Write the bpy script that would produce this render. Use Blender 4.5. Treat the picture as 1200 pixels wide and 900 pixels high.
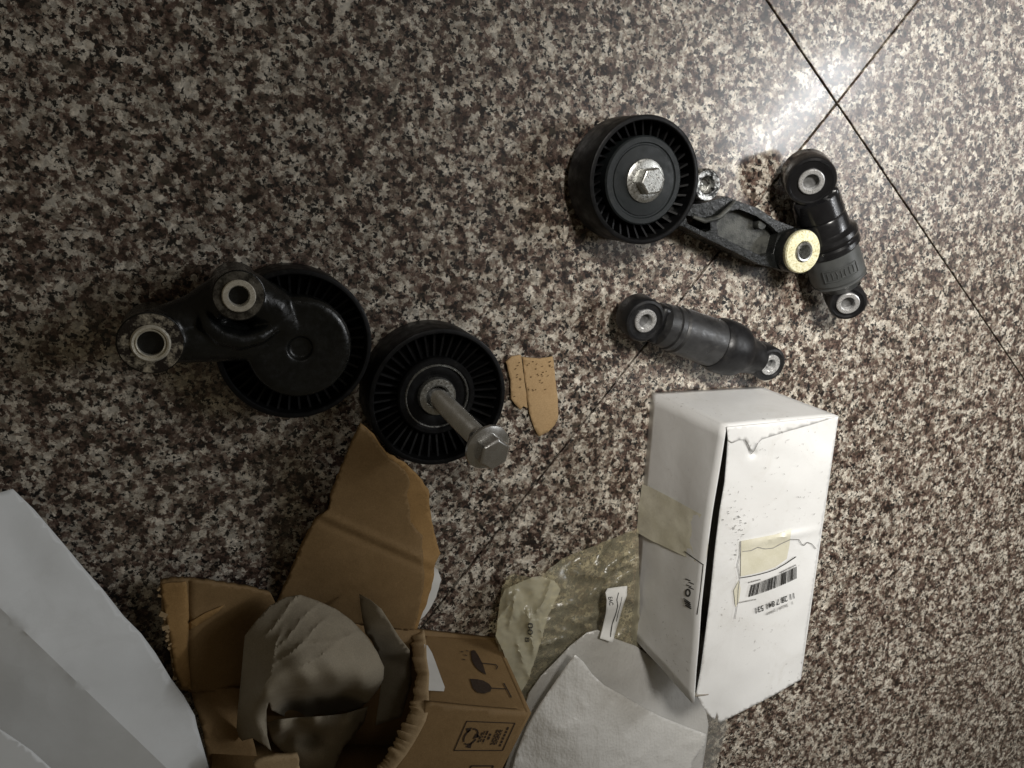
import bpy, bmesh, math, random
import numpy as np
from mathutils import Vector, Matrix, noise, geometry

scene = bpy.context.scene
for o in list(bpy.data.objects):
    bpy.data.objects.remove(o)
random.seed(7)

# ------------------------------------------------------------------ camera, world, lamps, exposure
F_PX, NADIR, CAM_H = 920.0, (210.0, 180.0), 0.40       # focal length in pixels of a 1200 px wide photo


def cam_axes():
    d = Vector(((NADIR[0] - 600) / F_PX, -(NADIR[1] - 450) / F_PX, -1.0)).normalized()
    Z = -d
    X = (Vector((1, 0, 0)) - Z * Z.x).normalized()
    Y = Z.cross(X)
    return X, Y, Z


AX = cam_axes()
ROT = Matrix((AX[0], AX[1], AX[2]))                     # camera axes -> world axes
cam_data = bpy.data.cameras.new('camera')
cam_data.sensor_width = 36.0
cam_data.lens = F_PX / 1200.0 * 36.0
cam_data.clip_start = 0.01
cam_data.clip_end = 100.0
cam = bpy.data.objects.new('camera', cam_data)
scene.collection.objects.link(cam)
cam.matrix_world = Matrix.Translation((0, 0, CAM_H)) @ ROT.to_4x4()
scene.camera = cam

world = bpy.data.worlds.new('World')
scene.world = world
world.use_nodes = True
bg = world.node_tree.nodes['Background']
bg.inputs['Color'].default_value = (1.0, 0.84, 0.58, 1)
bg.inputs['Strength'].default_value = 0.058


def area_lamp(name, loc, target, sx, sy, power, col, roll=0.0, spread=180):
    l = bpy.data.lights.new(name, 'AREA')
    l.shape = 'RECTANGLE'
    l.size, l.size_y = sx, sy
    l.energy = power
    l.color = col
    l.spread = math.radians(spread)
    o = bpy.data.objects.new(name, l)
    scene.collection.objects.link(o)
    o.location = loc
    q = (Vector(target) - Vector(loc)).to_track_quat('-Z', 'Y')
    o.rotation_euler = (q.to_matrix() @ Matrix.Rotation(roll, 3, 'Z')).to_euler()
    return o


# room lamp whose mirror image is the bright patch on the polished tile
area_lamp('room_lamp', (1.05, 0.075, 0.80), (0.36, 0.0, 0.0), 0.24, 0.045, 1.7, (0.97, 0.985, 1.0), math.radians(-46))
# added area light for wall bounce: the broad sheen over the right-hand tiles
area_lamp('bounce_fill', (1.75, 0.35, 1.35), (0.40, 0.0, 0.0), 1.2, 0.9, 7.0, (0.96, 0.98, 1.0))
# added spotlight above, its cone set to favour the carton and the dampers
sl = bpy.data.lights.new('added_spot', 'SPOT')
sl.energy = 60.0
sl.color = (1.0, 0.96, 0.90)
sl.spot_size = math.radians(40)
sl.spot_blend = 1.0
sl.shadow_soft_size = 0.10
so = bpy.data.objects.new('added_spot', sl)
scene.collection.objects.link(so)
so.location = (0.12, 0.42, 1.0)
so.rotation_euler = (Vector((0.50, -0.15, 0.0)) - Vector(so.location)).to_track_quat('-Z', 'Y').to_euler()

scene.view_settings.view_transform = 'Standard'
scene.view_settings.look = 'None'
scene.view_settings.exposure = 0.31
scene.view_settings.gamma = 1.0
scene.view_settings.use_curve_mapping = False
scene.cycles.max_bounces = 8
scene.cycles.transparent_max_bounces = 12


# ------------------------------------------------------------------ measuring: point of the place seen at (x, y) at height h
def P(x, y, h=0.0):
    r = ROT @ Vector(((x - 600) / F_PX, -(y - 450) / F_PX, -1.0))
    t = (CAM_H - h) / -r.z
    return Vector((r.x * t, r.y * t, h))


MM = 0.001

# ------------------------------------------------------------------ materials


class NT:
    def __init__(self, name):
        self.m = bpy.data.materials.new(name)
        self.m.use_nodes = True
        self.t = self.m.node_tree
        self.b = self.t.nodes['Principled BSDF']
        self.out = self.t.nodes['Material Output']

    def n(self, typ, **kw):
        nd = self.t.nodes.new(typ)
        for k, v in kw.items():
            if k in nd.inputs:
                nd.inputs[k].default_value = v
            else:
                setattr(nd, k, v)
        return nd

    def l(self, a, b):
        self.t.links.new(a, b)

    def coord(self):
        return self.n('ShaderNodeTexCoord').outputs['Object']

    def noise(self, scale, detail=4, rough=0.6, co=None, dist=0.0):
        nd = self.n('ShaderNodeTexNoise', Scale=scale, Detail=detail, Roughness=rough, Distortion=dist)
        self.l(co or self.coord(), nd.inputs['Vector'])
        return nd.outputs['Fac']

    def ramp(self, fac, stops, interp='LINEAR'):
        r = self.n('ShaderNodeValToRGB')
        r.color_ramp.interpolation = interp
        e = r.color_ramp.elements
        while len(e) < len(stops):
            e.new(0.5)
        for i, (p, c) in enumerate(stops):
            e[i].position = p
            e[i].color = c if len(c) == 4 else (*c, 1)
        self.l(fac, r.inputs['Fac'])
        return r.outputs['Color']

    def mix(self, fac, a, b, mode='MIX'):
        m = self.n('ShaderNodeMix', data_type='RGBA', blend_type=mode)
        for v, s in ((fac, m.inputs[0]), (a, m.inputs[6]), (b, m.inputs[7])):
            if hasattr(v, 'links'):
                self.l(v, s)
            elif isinstance(v, (int, float)):
                s.default_value = v
            else:
                s.default_value = (*v, 1) if len(v) == 3 else v
        return m.outputs[2]

    def math(self, op, a, b=0.0, clamp=False):
        m = self.n('ShaderNodeMath', operation=op, use_clamp=clamp)
        for v, s in ((a, m.inputs[0]), (b, m.inputs[1])):
            if hasattr(v, 'links'):
                self.l(v, s)
            else:
                s.default_value = v
        return m.outputs[0]

    def crinkle(self, scale, amount=1.0):
        """facets and sharp creases of crumpled sheet"""
        nz = self.n('ShaderNodeTexNoise', Scale=scale * 0.6, Detail=2.0)
        co = self.coord()
        self.l(co, nz.inputs['Vector'])
        sc_ = self.n('ShaderNodeVectorMath', operation='SCALE')
        self.l(nz.outputs['Color'], sc_.inputs[0])
        sc_.inputs['Scale'].default_value = 0.6 / scale
        ad = self.n('ShaderNodeVectorMath', operation='ADD')
        self.l(co, ad.inputs[0])
        self.l(sc_.outputs[0], ad.inputs[1])
        out = None
        for k, w in ((1.0, 1.0), (2.7, 0.45), (6.0, 0.2)):
            v = self.n('ShaderNodeTexVoronoi', Scale=scale * k)
            self.l(ad.outputs[0], v.inputs['Vector'])
            t = self.math('MULTIPLY', v.outputs['Distance'], w * amount)
            out = t if out is None else self.math('ADD', out, t)
        return out

    def bump(self, h, strength=0.3, dist=0.001):
        b = self.n('ShaderNodeBump', Strength=strength, Distance=dist)
        self.l(h, b.inputs['Height'])
        self.l(b.outputs['Normal'], self.b.inputs['Normal'])

    def set(self, **kw):
        for k, v in kw.items():
            s = self.b.inputs[k.replace('_', ' ')]
            if hasattr(v, 'links'):
                self.l(v, s)
            elif isinstance(v, tuple) and len(v) == 3:
                s.default_value = (*v, 1)
            else:
                s.default_value = v


def simple(name, c0, c1, rough, scale=120, metallic=0.0, bump=0.15, bscale=700, bdist=0.0004, rvar=0.15, spec=0.5, dust=0.0):
    g = NT(name)
    f = g.noise(scale, 5, 0.65)
    col = g.ramp(f, [(0.35, c0), (0.65, c1)])
    if dust:
        dm = g.math('MULTIPLY', g.ramp(g.noise(260.0, 6, 0.8), [(0.52, (0, 0, 0)), (0.72, (1, 1, 1))]), g.ramp(g.noise(38.0, 3, 0.6), [(0.40, (0, 0, 0)), (0.65, (1, 1, 1))]))
        col = g.mix(g.math('MULTIPLY', dm, dust), col, (0.11, 0.105, 0.09))
    g.set(Base_Color=col, Metallic=metallic)
    g.b.inputs['Specular IOR Level'].default_value = spec
    g.set(Roughness=g.ramp(g.noise(scale * 2.3, 4, 0.6), [(0.3, (rough - rvar,) * 3), (0.7, (rough + rvar,) * 3)]))
    g.bump(g.noise(bscale, 3, 0.6), bump, bdist)
    return g.m


def make_granite():
    g = NT('polished_granite')
    co0 = g.coord()
    inf = g.n('ShaderNodeObjectInfo')
    off = g.n('ShaderNodeVectorMath', operation='SCALE')
    g.l(inf.outputs['Location'], off.inputs[0])
    off.inputs['Scale'].default_value = 3.7
    add = g.n('ShaderNodeVectorMath', operation='ADD')
    g.l(co0, add.inputs[0])
    g.l(off.outputs[0], add.inputs[1])
    co1 = add.outputs[0]
    # ragged grain outlines
    nz = g.n('ShaderNodeTexNoise', Scale=520.0, Detail=3.0, Roughness=0.7)
    g.l(co1, nz.inputs['Vector'])
    sub = g.n('ShaderNodeVectorMath', operation='SUBTRACT')
    g.l(nz.outputs['Color'], sub.inputs[0])
    sub.inputs[1].default_value = (0.5, 0.5, 0.5)
    sc = g.n('ShaderNodeVectorMath', operation='SCALE')
    g.l(sub.outputs[0], sc.inputs[0])
    sc.inputs['Scale'].default_value = 0.0045
    ad2 = g.n('ShaderNodeVectorMath', operation='ADD')
    g.l(co1, ad2.inputs[0])
    g.l(sc.outputs[0], ad2.inputs[1])
    co = ad2.outputs[0]

    def vor(scale):
        v = g.n('ShaderNodeTexVoronoi', Scale=scale)
        g.l(co, v.inputs['Vector'])
        s = g.n('ShaderNodeSeparateColor')
        g.l(v.outputs['Color'], s.inputs['Color'])
        return s.outputs

    v1 = vor(330.0)
    v2 = vor(720.0)
    v3 = vor(700.0)
    big = g.noise(95.0, 4, 0.65, co)
    # coarse minerals: brown-mauve feldspar, cream feldspar, grey quartz
    sel = g.math('ADD', g.math('MULTIPLY', v1[0], 0.34), g.math('MULTIPLY', v2[0], 0.16))
    sel = g.math('ADD', sel, g.math('MULTIPLY', big, 0.95))
    sel = g.math('ADD', sel, g.math('MULTIPLY', g.math('SUBTRACT', g.noise(560.0, 2, 0.6, co), 0.5), 0.30))
    col = g.ramp(sel, [(0.43, (0.009, 0.006, 0.005)), (0.53, (0.038, 0.023, 0.018)), (0.62, (0.092, 0.059, 0.047)),
                       (0.69, (0.16, 0.115, 0.095)), (0.755, (0.27, 0.23, 0.19)), (0.83, (0.45, 0.415, 0.355)),
                       (0.96, (0.62, 0.585, 0.52))])
    col = g.mix(g.math('MULTIPLY', g.ramp(v1[2], [(0.75, (0, 0, 0)), (0.8, (1, 1, 1))]), 0.30), col, (0.125, 0.115, 0.088))
    # per grain tone
    tone = g.ramp(v2[1], [(0.0, (0.62, 0.62, 0.62)), (1.0, (1.25, 1.22, 1.18))])
    col = g.mix(1.0, col, tone, 'MULTIPLY')
    # black mica specks
    speck = g.math('GREATER_THAN', g.math('ADD', v3[0], g.math('MULTIPLY', g.noise(140.0, 2, 0.5, co), 0.55)), 1.09)
    col = g.mix(speck, col, (0.010, 0.009, 0.009))
    g.set(Base_Color=col)
    rr = g.ramp(g.noise(60.0, 5, 0.7, co1), [(0.3, (0.26,) * 3), (0.7, (0.36,) * 3)])
    rr = g.mix(g.math('MULTIPLY', v2[2], 0.30), rr, (0.45, 0.45, 0.45))
    g.set(Roughness=rr, Coat_Weight=0.30, Coat_Roughness=0.15)
    g.bump(g.math('ADD', g.noise(900.0, 2, 0.6, co1), g.math('MULTIPLY', v2[0], 0.4)), 0.10, 0.0003)
    return g.m


def make_cardboard(name='brown_cardboard', c0=(0.185, 0.116, 0.050), c1=(0.245, 0.158, 0.074), crink=0.0, cscale=50.0):
    g = NT(name)
    co = g.coord()
    f = g.noise(45.0, 6, 0.7)
    col = g.ramp(f, [(0.3, c0), (0.7, c1)])
    fib = g.noise(1300.0, 3, 0.6)
    wear = g.ramp(g.noise(70.0, 6, 0.75, None, 1.5), [(0.58, (0, 0, 0)), (0.75, (1, 1, 1))])
    col = g.mix(g.math('MULTIPLY', wear, 0.35), col, tuple(min(1, x * 1.55 + 0.02) for x in c1))
    dirt = g.ramp(g.noise(24.0, 5, 0.7), [(0.52, (0, 0, 0)), (0.78, (1, 1, 1))])
    col = g.mix(g.math('MULTIPLY', dirt, 0.4), col, tuple(x * 0.5 for x in c0))
    col = g.mix(0.25, col, g.ramp(fib, [(0.3, tuple(x * 0.6 for x in c0)), (0.7, tuple(x * 1.3 for x in c1))]))
    g.set(Base_Color=col, Roughness=0.72)
    g.b.inputs['Specular IOR Level'].default_value = 0.25
    hgt = g.math('ADD', g.noise(300.0, 4, 0.6), g.math('MULTIPLY', f, 1.5))
    if crink:
        g.bump(g.math('ADD', g.math('MULTIPLY', hgt, 0.1), g.crinkle(cscale)), crink, 0.006)
    else:
        g.bump(hgt, 0.30, 0.0006)
    return g.m


def make_carton():
    g = NT('white_carton_board')
    f = g.noise(18.0, 5, 0.6)
    col = g.ramp(f, [(0.3, (0.69, 0.69, 0.68)), (0.7, (0.78, 0.785, 0.78))])
    # smudges and small dirt flecks
    d = g.math('MULTIPLY', g.ramp(g.noise(330.0, 3, 0.55), [(0.64, (0, 0, 0)), (0.70, (1, 1, 1))]),
               g.ramp(g.noise(28.0, 2, 0.5), [(0.50, (0, 0, 0)), (0.62, (1, 1, 1))]))
    col = g.mix(g.math('MULTIPLY', d, 0.55), col, (0.20, 0.18, 0.17))
    sm = g.ramp(g.noise(30.0, 6, 0.75, None, 1.0), [(0.52, (0, 0, 0)), (0.75, (1, 1, 1))])
    col = g.mix(g.math('MULTIPLY', sm, 0.25), col, (0.45, 0.42, 0.36))
    g.set(Base_Color=col, Roughness=0.42)
    g.bump(g.math('ADD', g.noise(90.0, 4, 0.6), g.math('MULTIPLY', g.noise(900.0, 2, 0.5), 0.15)), 0.25, 0.0008)
    return g.m


def make_film(name, tint, clear, rough, diff, bump_s=0.5, bscale=60.0):
    """thin plastic: partly clear, partly milky, glossy"""
    g = NT(name)
    tr = g.n('ShaderNodeBsdfTransparent')
    tr.inputs['Color'].default_value = (*tint, 1)
    df = g.n('ShaderNodeBsdfDiffuse')
    df.inputs['Color'].default_value = (*diff, 1)
    gl = g.n('ShaderNodeBsdfGlossy', Roughness=rough)
    gl.inputs['Color'].default_value = (1, 1, 1, 1)
    bp = g.n('ShaderNodeBump', Strength=bump_s, Distance=0.006)
    g.l(g.crinkle(bscale), bp.inputs['Height'])
    for s in (df, gl):
        g.l(bp.outputs['Normal'], s.inputs['Normal'])
    fr = g.n('ShaderNodeFresnel', IOR=1.42)
    g.l(bp.outputs['Normal'], fr.inputs['Normal'])
    m1 = g.n('ShaderNodeMixShader')
    cl = g.ramp(g.noise(35.0, 4, 0.65, None, 0.6), [(0.3, (max(0, clear - 0.05),) * 3), (0.7, (min(1, clear + 0.05),) * 3)])
    g.l(cl, m1.inputs['Fac'])
    g.l(df.outputs[0], m1.inputs[1])
    g.l(tr.outputs[0], m1.inputs[2])
    m2 = g.n('ShaderNodeMixShader')
    g.l(fr.outputs[0], m2.inputs['Fac'])
    g.l(m1.outputs[0], m2.inputs[1])
    g.l(gl.outputs[0], m2.inputs[2])
    g.l(m2.outputs[0], g.out.inputs['Surface'])
    return g.m


def make_foam(name='white_packing_foam', clear=0.08):
    g = NT(name)
    df = g.n('ShaderNodeBsdfDiffuse')
    df.inputs['Color'].default_value = (0.86, 0.85, 0.82, 1)
    tl = g.n('ShaderNodeBsdfTranslucent')
    tl.inputs['Color'].default_value = (0.75, 0.74, 0.70, 1)
    tr = g.n('ShaderNodeBsdfTransparent')
    gl = g.n('ShaderNodeBsdfGlossy', Roughness=0.32)
    v = g.n('ShaderNodeTexVoronoi', Scale=520.0)
    g.l(g.coord(), v.inputs['Vector'])
    bp = g.n('ShaderNodeBump', Strength=0.30, Distance=0.006)
    mp = g.n('ShaderNodeMapping')
    mp.inputs['Rotation'].default_value = (0, 0, 0.7)
    mp.inputs['Scale'].default_value = (1.0, 0.16, 1.0)
    g.l(g.coord(), mp.inputs['Vector'])
    wr = g.noise(240.0, 4, 0.65, mp.outputs['Vector'], 0.6)
    hg = g.math('ADD', g.math('MULTIPLY', v.outputs['Distance'], 0.16), g.math('MULTIPLY', g.crinkle(30.0), 0.35))
    g.l(g.math('ADD', hg, g.math('MULTIPLY', wr, 0.60)), bp.inputs['Height'])
    for s in (df, tl, gl):
        g.l(bp.outputs['Normal'], s.inputs['Normal'])

    def mx(fac, a, b):
        m = g.n('ShaderNodeMixShader', Fac=fac)
        g.l(a.outputs[0], m.inputs[1])
        g.l(b.outputs[0], m.inputs[2])
        return m
    m = mx(0.13, mx(clear, mx(0.28, df, tl), tr), gl)
    g.l(m.outputs[0], g.out.inputs['Surface'])
    return g.m


def make_yellow_zinc():
    g = NT('yellow_zinc_plating')
    f = g.noise(900.0, 4, 0.7)
    g.set(Base_Color=g.ramp(f, [(0.33, (0.34, 0.29, 0.12)), (0.46, (0.66, 0.62, 0.38)), (0.62, (0.78, 0.76, 0.58))]), Metallic=0.25, Roughness=0.42)
    g.bump(f, 0.4, 0.0003)
    return g.m


def make_worn_metal(name, dark, light, thr=0.5, scale=240, metallic=0.85, rough=0.4):
    g = NT(name)
    f = g.noise(scale, 5, 0.7)
    g.set(Base_Color=g.ramp(f, [(thr - 0.08, dark), (thr + 0.08, light)]), Metallic=metallic, Roughness=rough)
    g.bump(g.math('ADD', f, g.noise(1200.0, 2, 0.6)), 0.5, 0.0004)
    return g.m


M = {}
M['granite'] = make_granite()
M['grout'] = simple('dark_joint_grout', (0.012, 0.010, 0.008), (0.03, 0.025, 0.02), 0.85, 200)
M['black_plastic'] = simple('black_moulded_plastic', (0.004, 0.004, 0.0045), (0.007, 0.007, 0.0075), 0.45, 90, spec=0.15, dust=0.16)
M['hub_plastic'] = simple('black_dust_cap', (0.008, 0.010, 0.011), (0.012, 0.015, 0.016), 0.5, 90, spec=0.3, dust=0.25)
M['rubber'] = simple('black_rubber', (0.006, 0.006, 0.007), (0.012, 0.012, 0.013), 0.42, 80, bump=0.2, spec=0.35, dust=0.3)
M['glossy_rubber'] = simple('glossy_black_rubber', (0.006, 0.006, 0.007), (0.011, 0.011, 0.012), 0.22, 80, rvar=0.06, bump=0.1)
M['grey_plastic'] = simple('dark_grey_damper_tube', (0.050, 0.053, 0.053), (0.070, 0.073, 0.072), 0.42, 60, bump=0.08, dust=0.25)
M['dusty_rubber'] = simple('dusty_black_tube', (0.014, 0.014, 0.015), (0.035, 0.035, 0.036), 0.42, 110, bump=0.3, bscale=300, dust=0.5)
M['cast'] = simple('black_painted_casting', (0.004, 0.0045, 0.0045), (0.009, 0.0095, 0.009), 0.28, 130, bump=0.4, bscale=400, spec=0.40, dust=0.08)
M['cast_grey'] = make_worn_metal('worn_grey_casting', (0.025, 0.026, 0.024), (0.075, 0.076, 0.068), 0.5, 130, 0.3, 0.42)
M['steel'] = simple('zinc_plated_steel', (0.34, 0.34, 0.32), (0.52, 0.52, 0.50), 0.32, 350, 0.9, 0.10, 900)
M['steel_dark'] = simple('stained_bolt_steel', (0.46, 0.455, 0.44), (0.56, 0.555, 0.54), 0.27, 90, 0.9, 0.03, 900, rvar=0.06)
M['ring_bright'] = simple('bright_machined_ring', (0.66, 0.63, 0.55), (0.82, 0.79, 0.70), 0.30, 350, 0.6, 0.08, 900)
M['ring_white'] = simple('pale_aluminium_sleeve', (0.62, 0.62, 0.62), (0.78, 0.78, 0.78), 0.30, 350, 0.65, 0.06, 900)
M['bore'] = simple('grey_bore_plug', (0.10, 0.10, 0.10), (0.20, 0.20, 0.20), 0.5, 300, 0.6)
M['rust_face'] = make_worn_metal('chipped_rusty_face', (0.018, 0.013, 0.010), (0.50, 0.45, 0.35), 0.565, 150, 0.35, 0.45)
M['dark_face'] = make_worn_metal('oily_dark_steel', (0.022, 0.019, 0.014), (0.12, 0.11, 0.09), 0.52, 200, 0.4, 0.40)
M['boss_bright'] = make_worn_metal('broken_bright_casting', (0.03, 0.03, 0.03), (0.62, 0.62, 0.60), 0.52, 420, 0.8, 0.30)
M['zinc'] = make_yellow_zinc()
M['cardboard'] = make_cardboard()
M['flute'] = make_cardboard('torn_corrugated_core', (0.30, 0.21, 0.115), (0.42, 0.31, 0.18))
M['flap_core'] = make_cardboard('peeled_cardboard_ply', (0.27, 0.16, 0.06), (0.36, 0.22, 0.09))
M['scrap'] = make_cardboard('pale_cardboard_scrap', (0.36, 0.235, 0.115), (0.46, 0.315, 0.165))
M['carton'] = make_carton()
M['carton_inside'] = make_cardboard('grey_carton_inside', (0.22, 0.20, 0.17), (0.30, 0.27, 0.23))
M['kraft_paper'] = make_cardboard('grey_packing_paper', (0.25, 0.215, 0.16), (0.32, 0.28, 0.21), 0.07, 26.0)
def make_white_paper():
    g = NT('white_paper')
    col = g.ramp(g.noise(16.0, 6, 0.7), [(0.3, (0.66, 0.68, 0.69)), (0.7, (0.74, 0.76, 0.77))])
    sm = g.ramp(g.noise(26.0, 6, 0.75, None, 1.2), [(0.55, (0, 0, 0)), (0.8, (1, 1, 1))])
    col = g.mix(g.math('MULTIPLY', sm, 0.25), col, (0.45, 0.45, 0.43))
    g.set(Base_Color=col, Roughness=0.5)
    g.bump(g.math('ADD', g.crinkle(14.0), g.math('MULTIPLY', g.noise(700.0, 3), 0.02)), 0.10, 0.006)
    return g.m


M['white_paper'] = make_white_paper()
M['label_paper'] = simple('white_label_paper', (0.66, 0.66, 0.64), (0.74, 0.74, 0.72), 0.6, 60)
M['ink'] = simple('black_ink', (0.016, 0.015, 0.014), (0.03, 0.028, 0.026), 0.5, 300)
M['ink_faint'] = simple('faded_grey_ink', (0.16, 0.155, 0.15), (0.34, 0.33, 0.32), 0.5, 900)
M['ink_brown'] = simple('dark_print_on_cardboard', (0.022, 0.012, 0.008), (0.035, 0.02, 0.013), 0.6, 300)
M['tape'] = simple('yellowed_tape_on_board', (0.60, 0.575, 0.45), (0.68, 0.655, 0.54), 0.28, 60, bump=0.25, bscale=120, bdist=0.001, rvar=0.08)
M['bag'] = make_film('yellowish_clear_plastic', (0.95, 0.92, 0.78), 0.74, 0.24, (0.60, 0.56, 0.40), 0.10, 14.0)
M['bag_fold'] = make_film('doubled_yellowish_plastic', (0.94, 0.91, 0.76), 0.58, 0.26, (0.68, 0.64, 0.48), 0.10, 16.0)
M['foam'] = make_foam()
M['foam_thin'] = make_foam('thin_translucent_foam', 0.42)
M['clear'] = make_film('clear_plastic_film', (0.92, 0.91, 0.88), 0.74, 0.2, (0.5, 0.49, 0.45), 0.3, 50.0)


# ------------------------------------------------------------------ mesh helpers (metres, world coordinates)
class MB:
    def __init__(self):
        self.v, self.f = [], []

    def add(self, vs, fs):
        b = len(self.v)
        self.v += [Vector(p) for p in vs]
        self.f += [tuple(i + b for i in q) for q in fs]
        return self

    def lathe(self, prof, c=(0, 0, 0), n=64, closed=False, axis=None, caps=True):
        """prof: (r, z) in mm along the axis frame; axis: 3x3 matrix local->world"""
        c = Vector(c)
        A = axis or Matrix.Identity(3)
        vs, fs = [], []
        for r, z in prof:
            for k in range(n):
                a = 2 * math.pi * k / n
                vs.append(c + A @ Vector((r * MM * math.cos(a), r * MM * math.sin(a), z * MM)))
        m = len(prof)
        for i in range(m if closed else m - 1):
            j = (i + 1) % m
            for k in range(n):
                k2 = (k + 1) % n
                fs.append((i * n + k, i * n + k2, j * n + k2, j * n + k))
        if not closed and caps:
            if prof[0][0] > 0:
                fs.append(tuple(range(n - 1, -1, -1)))
            if prof[-1][0] > 0:
                fs.append(tuple((m - 1) * n + k for k in range(n)))
        return self.add(vs, fs)

    def prism(self, outer, z0, z1, holes=()):
        """outer, holes: lists of (x, y) metres"""
        loops = [list(outer)] + [list(h) for h in holes]
        flat = [p for lp in loops for p in lp]
        tris = geometry.tessellate_polygon([[Vector((p[0], p[1], 0)) for p in lp] for lp in loops])
        n = len(flat)
        vs = [(p[0], p[1], z0) for p in flat] + [(p[0], p[1], z1) for p in flat]
        fs = []
        for t in tris:
            fs.append(tuple(t))
            fs.append(tuple(i + n for i in t))
        b = 0
        for lp in loops:
            m = len(lp)
            for i in range(m):
                j = (i + 1) % m
                fs.append((b + i, b + j, b + j + n, b + i + n))
            b += m
        return self.add(vs, fs)

    def box(self, c, s, A=None):
        A = A or Matrix.Identity(3)
        c = Vector(c)
        vs = [c + A @ Vector((x * s[0] / 2, y * s[1] / 2, z * s[2] / 2)) for x in (-1, 1) for y in (-1, 1) for z in (-1, 1)]
        return self.add(vs, [(0, 1, 3, 2), (4, 6, 7, 5), (0, 4, 5, 1), (2, 3, 7, 6), (0, 2, 6, 4), (1, 5, 7, 3)])

    def tube(self, pts, r, n=10):
        pts = [Vector(p) for p in pts]
        vs, fs = [], []
        for i, p in enumerate(pts):
            d = (pts[min(i + 1, len(pts) - 1)] - pts[max(i - 1, 0)]).normalized()
            up = Vector((0, 0, 1)) if abs(d.z) < 0.9 else Vector((1, 0, 0))
            s = d.cross(up).normalized()
            u = s.cross(d)
            rr = r[i] if isinstance(r, (list, tuple)) else r
            for k in range(n):
                a = 2 * math.pi * k / n
                vs.append(p + (s * math.cos(a) + u * math.sin(a)) * rr)
        for i in range(len(pts) - 1):
            for k in range(n):
                k2 = (k + 1) % n
                fs.append((i * n + k, i * n + k2, (i + 1) * n + k2, (i + 1) * n + k))
        fs.append(tuple(range(n - 1, -1, -1)))
        fs.append(tuple((len(pts) - 1) * n + k for k in range(n)))
        return self.add(vs, fs)

    def build(self, name, mat, parent=None, bevel=0.0, smooth=35, solid=0.0, sub=0, segs=2, offset=0.0):
        base = parent_base(parent)
        me = bpy.data.meshes.new(name)
        me.from_pydata([p - base for p in self.v], [], self.f)
        bm = bmesh.new()
        bm.from_mesh(me)
        bmesh.ops.remove_doubles(bm, verts=bm.verts, dist=1e-7)
        bmesh.ops.recalc_face_normals(bm, faces=bm.faces)
        if any(e.is_boundary for e in bm.edges):          # open sheets face upwards / towards the room's left
            if sum((f.normal.z + (0.3 * f.normal.y - 0.3 * f.normal.x)) * f.calc_area() for f in bm.faces) < 0:
                bmesh.ops.reverse_faces(bm, faces=bm.faces)
        bm.to_mesh(me)
        bm.free()
        me.materials.append(M[mat] if isinstance(mat, str) else mat)
        if smooth:
            me.polygons.foreach_set('use_smooth', [True] * len(me.polygons))
            me.set_sharp_from_angle(angle=math.radians(smooth))
        o = bpy.data.objects.new(name, me)
        scene.collection.objects.link(o)
        if parent:
            o.parent = parent
        if solid:
            s = o.modifiers.new('thickness', 'SOLIDIFY')
            s.thickness = solid
            s.offset = offset
        if bevel:
            b = o.modifiers.new('bevel', 'BEVEL')
            b.width = bevel
            b.segments = segs
            b.limit_method = 'ANGLE'
            b.angle_limit = math.radians(40)
            b.harden_normals = False
        if sub:
            s = o.modifiers.new('subdiv', 'SUBSURF')
            s.levels = s.render_levels = sub
        return o


def parent_base(p):
    b = Vector((0, 0, 0))
    while p is not None:
        b += p.location
        p = p.parent
    return b


def thing(name, label, cat, loc, group=None):
    o = bpy.data.objects.new(name, None)
    o.empty_display_size = 0.01
    scene.collection.objects.link(o)
    o.location = loc
    o['label'] = label
    o['category'] = cat
    if group:
        o['group'] = group
    return o


def tag(o, label, cat, group=None):
    o['label'] = label
    o['category'] = cat
    if group:
        o['group'] = group
    return o


def struct(o):
    o['kind'] = 'structure'
    return o


def resample(pts, step):
    out = []
    n = len(pts)
    for i in range(n):
        a, b = pts[i], pts[(i + 1) % n]
        L = math.hypot(b[0] - a[0], b[1] - a[1])
        k = max(1, int(L / step))
        for j in range(k):
            t = j / k
            out.append((a[0] + (b[0] - a[0]) * t, a[1] + (b[1] - a[1]) * t))
    return out


def hfield(ctrl, power=0.0):
    """smooth surface (thin plate spline) through measured heights"""
    n = len(ctrl)
    X = np.array([(c[0] / 100.0, c[1] / 100.0) for c in ctrl])
    z = np.array([c[2] for c in ctrl], float)
    d2 = ((X[:, None] - X[None]) ** 2).sum(-1)
    K = 0.5 * d2 * np.log(d2 + 1e-12) + np.eye(n) * 0.004
    Pm = np.hstack([np.ones((n, 1)), X])
    A = np.zeros((n + 3, n + 3))
    A[:n, :n], A[:n, n:], A[n:, :n] = K, Pm, Pm.T
    w = np.linalg.solve(A, np.concatenate([z, np.zeros(3)]))
    lo, hi = z.min(), z.max()

    def h(x, y):
        q = np.array((x / 100.0, y / 100.0))
        r2 = ((X - q) ** 2).sum(-1)
        v = (w[:n] * 0.5 * r2 * np.log(r2 + 1e-12)).sum() + w[n] + w[n + 1] * q[0] + w[n + 2] * q[1]
        return float(min(hi * 1.15, max(lo * 0.6, v)))
    return h


def inside(poly, x, y):
    c = False
    n = len(poly)
    for i in range(n):
        x1, y1 = poly[i]
        x2, y2 = poly[i - 1]
        if (y1 > y) != (y2 > y) and x < (x2 - x1) * (y - y1) / (y2 - y1) + x1:
            c = not c
    return c


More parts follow.
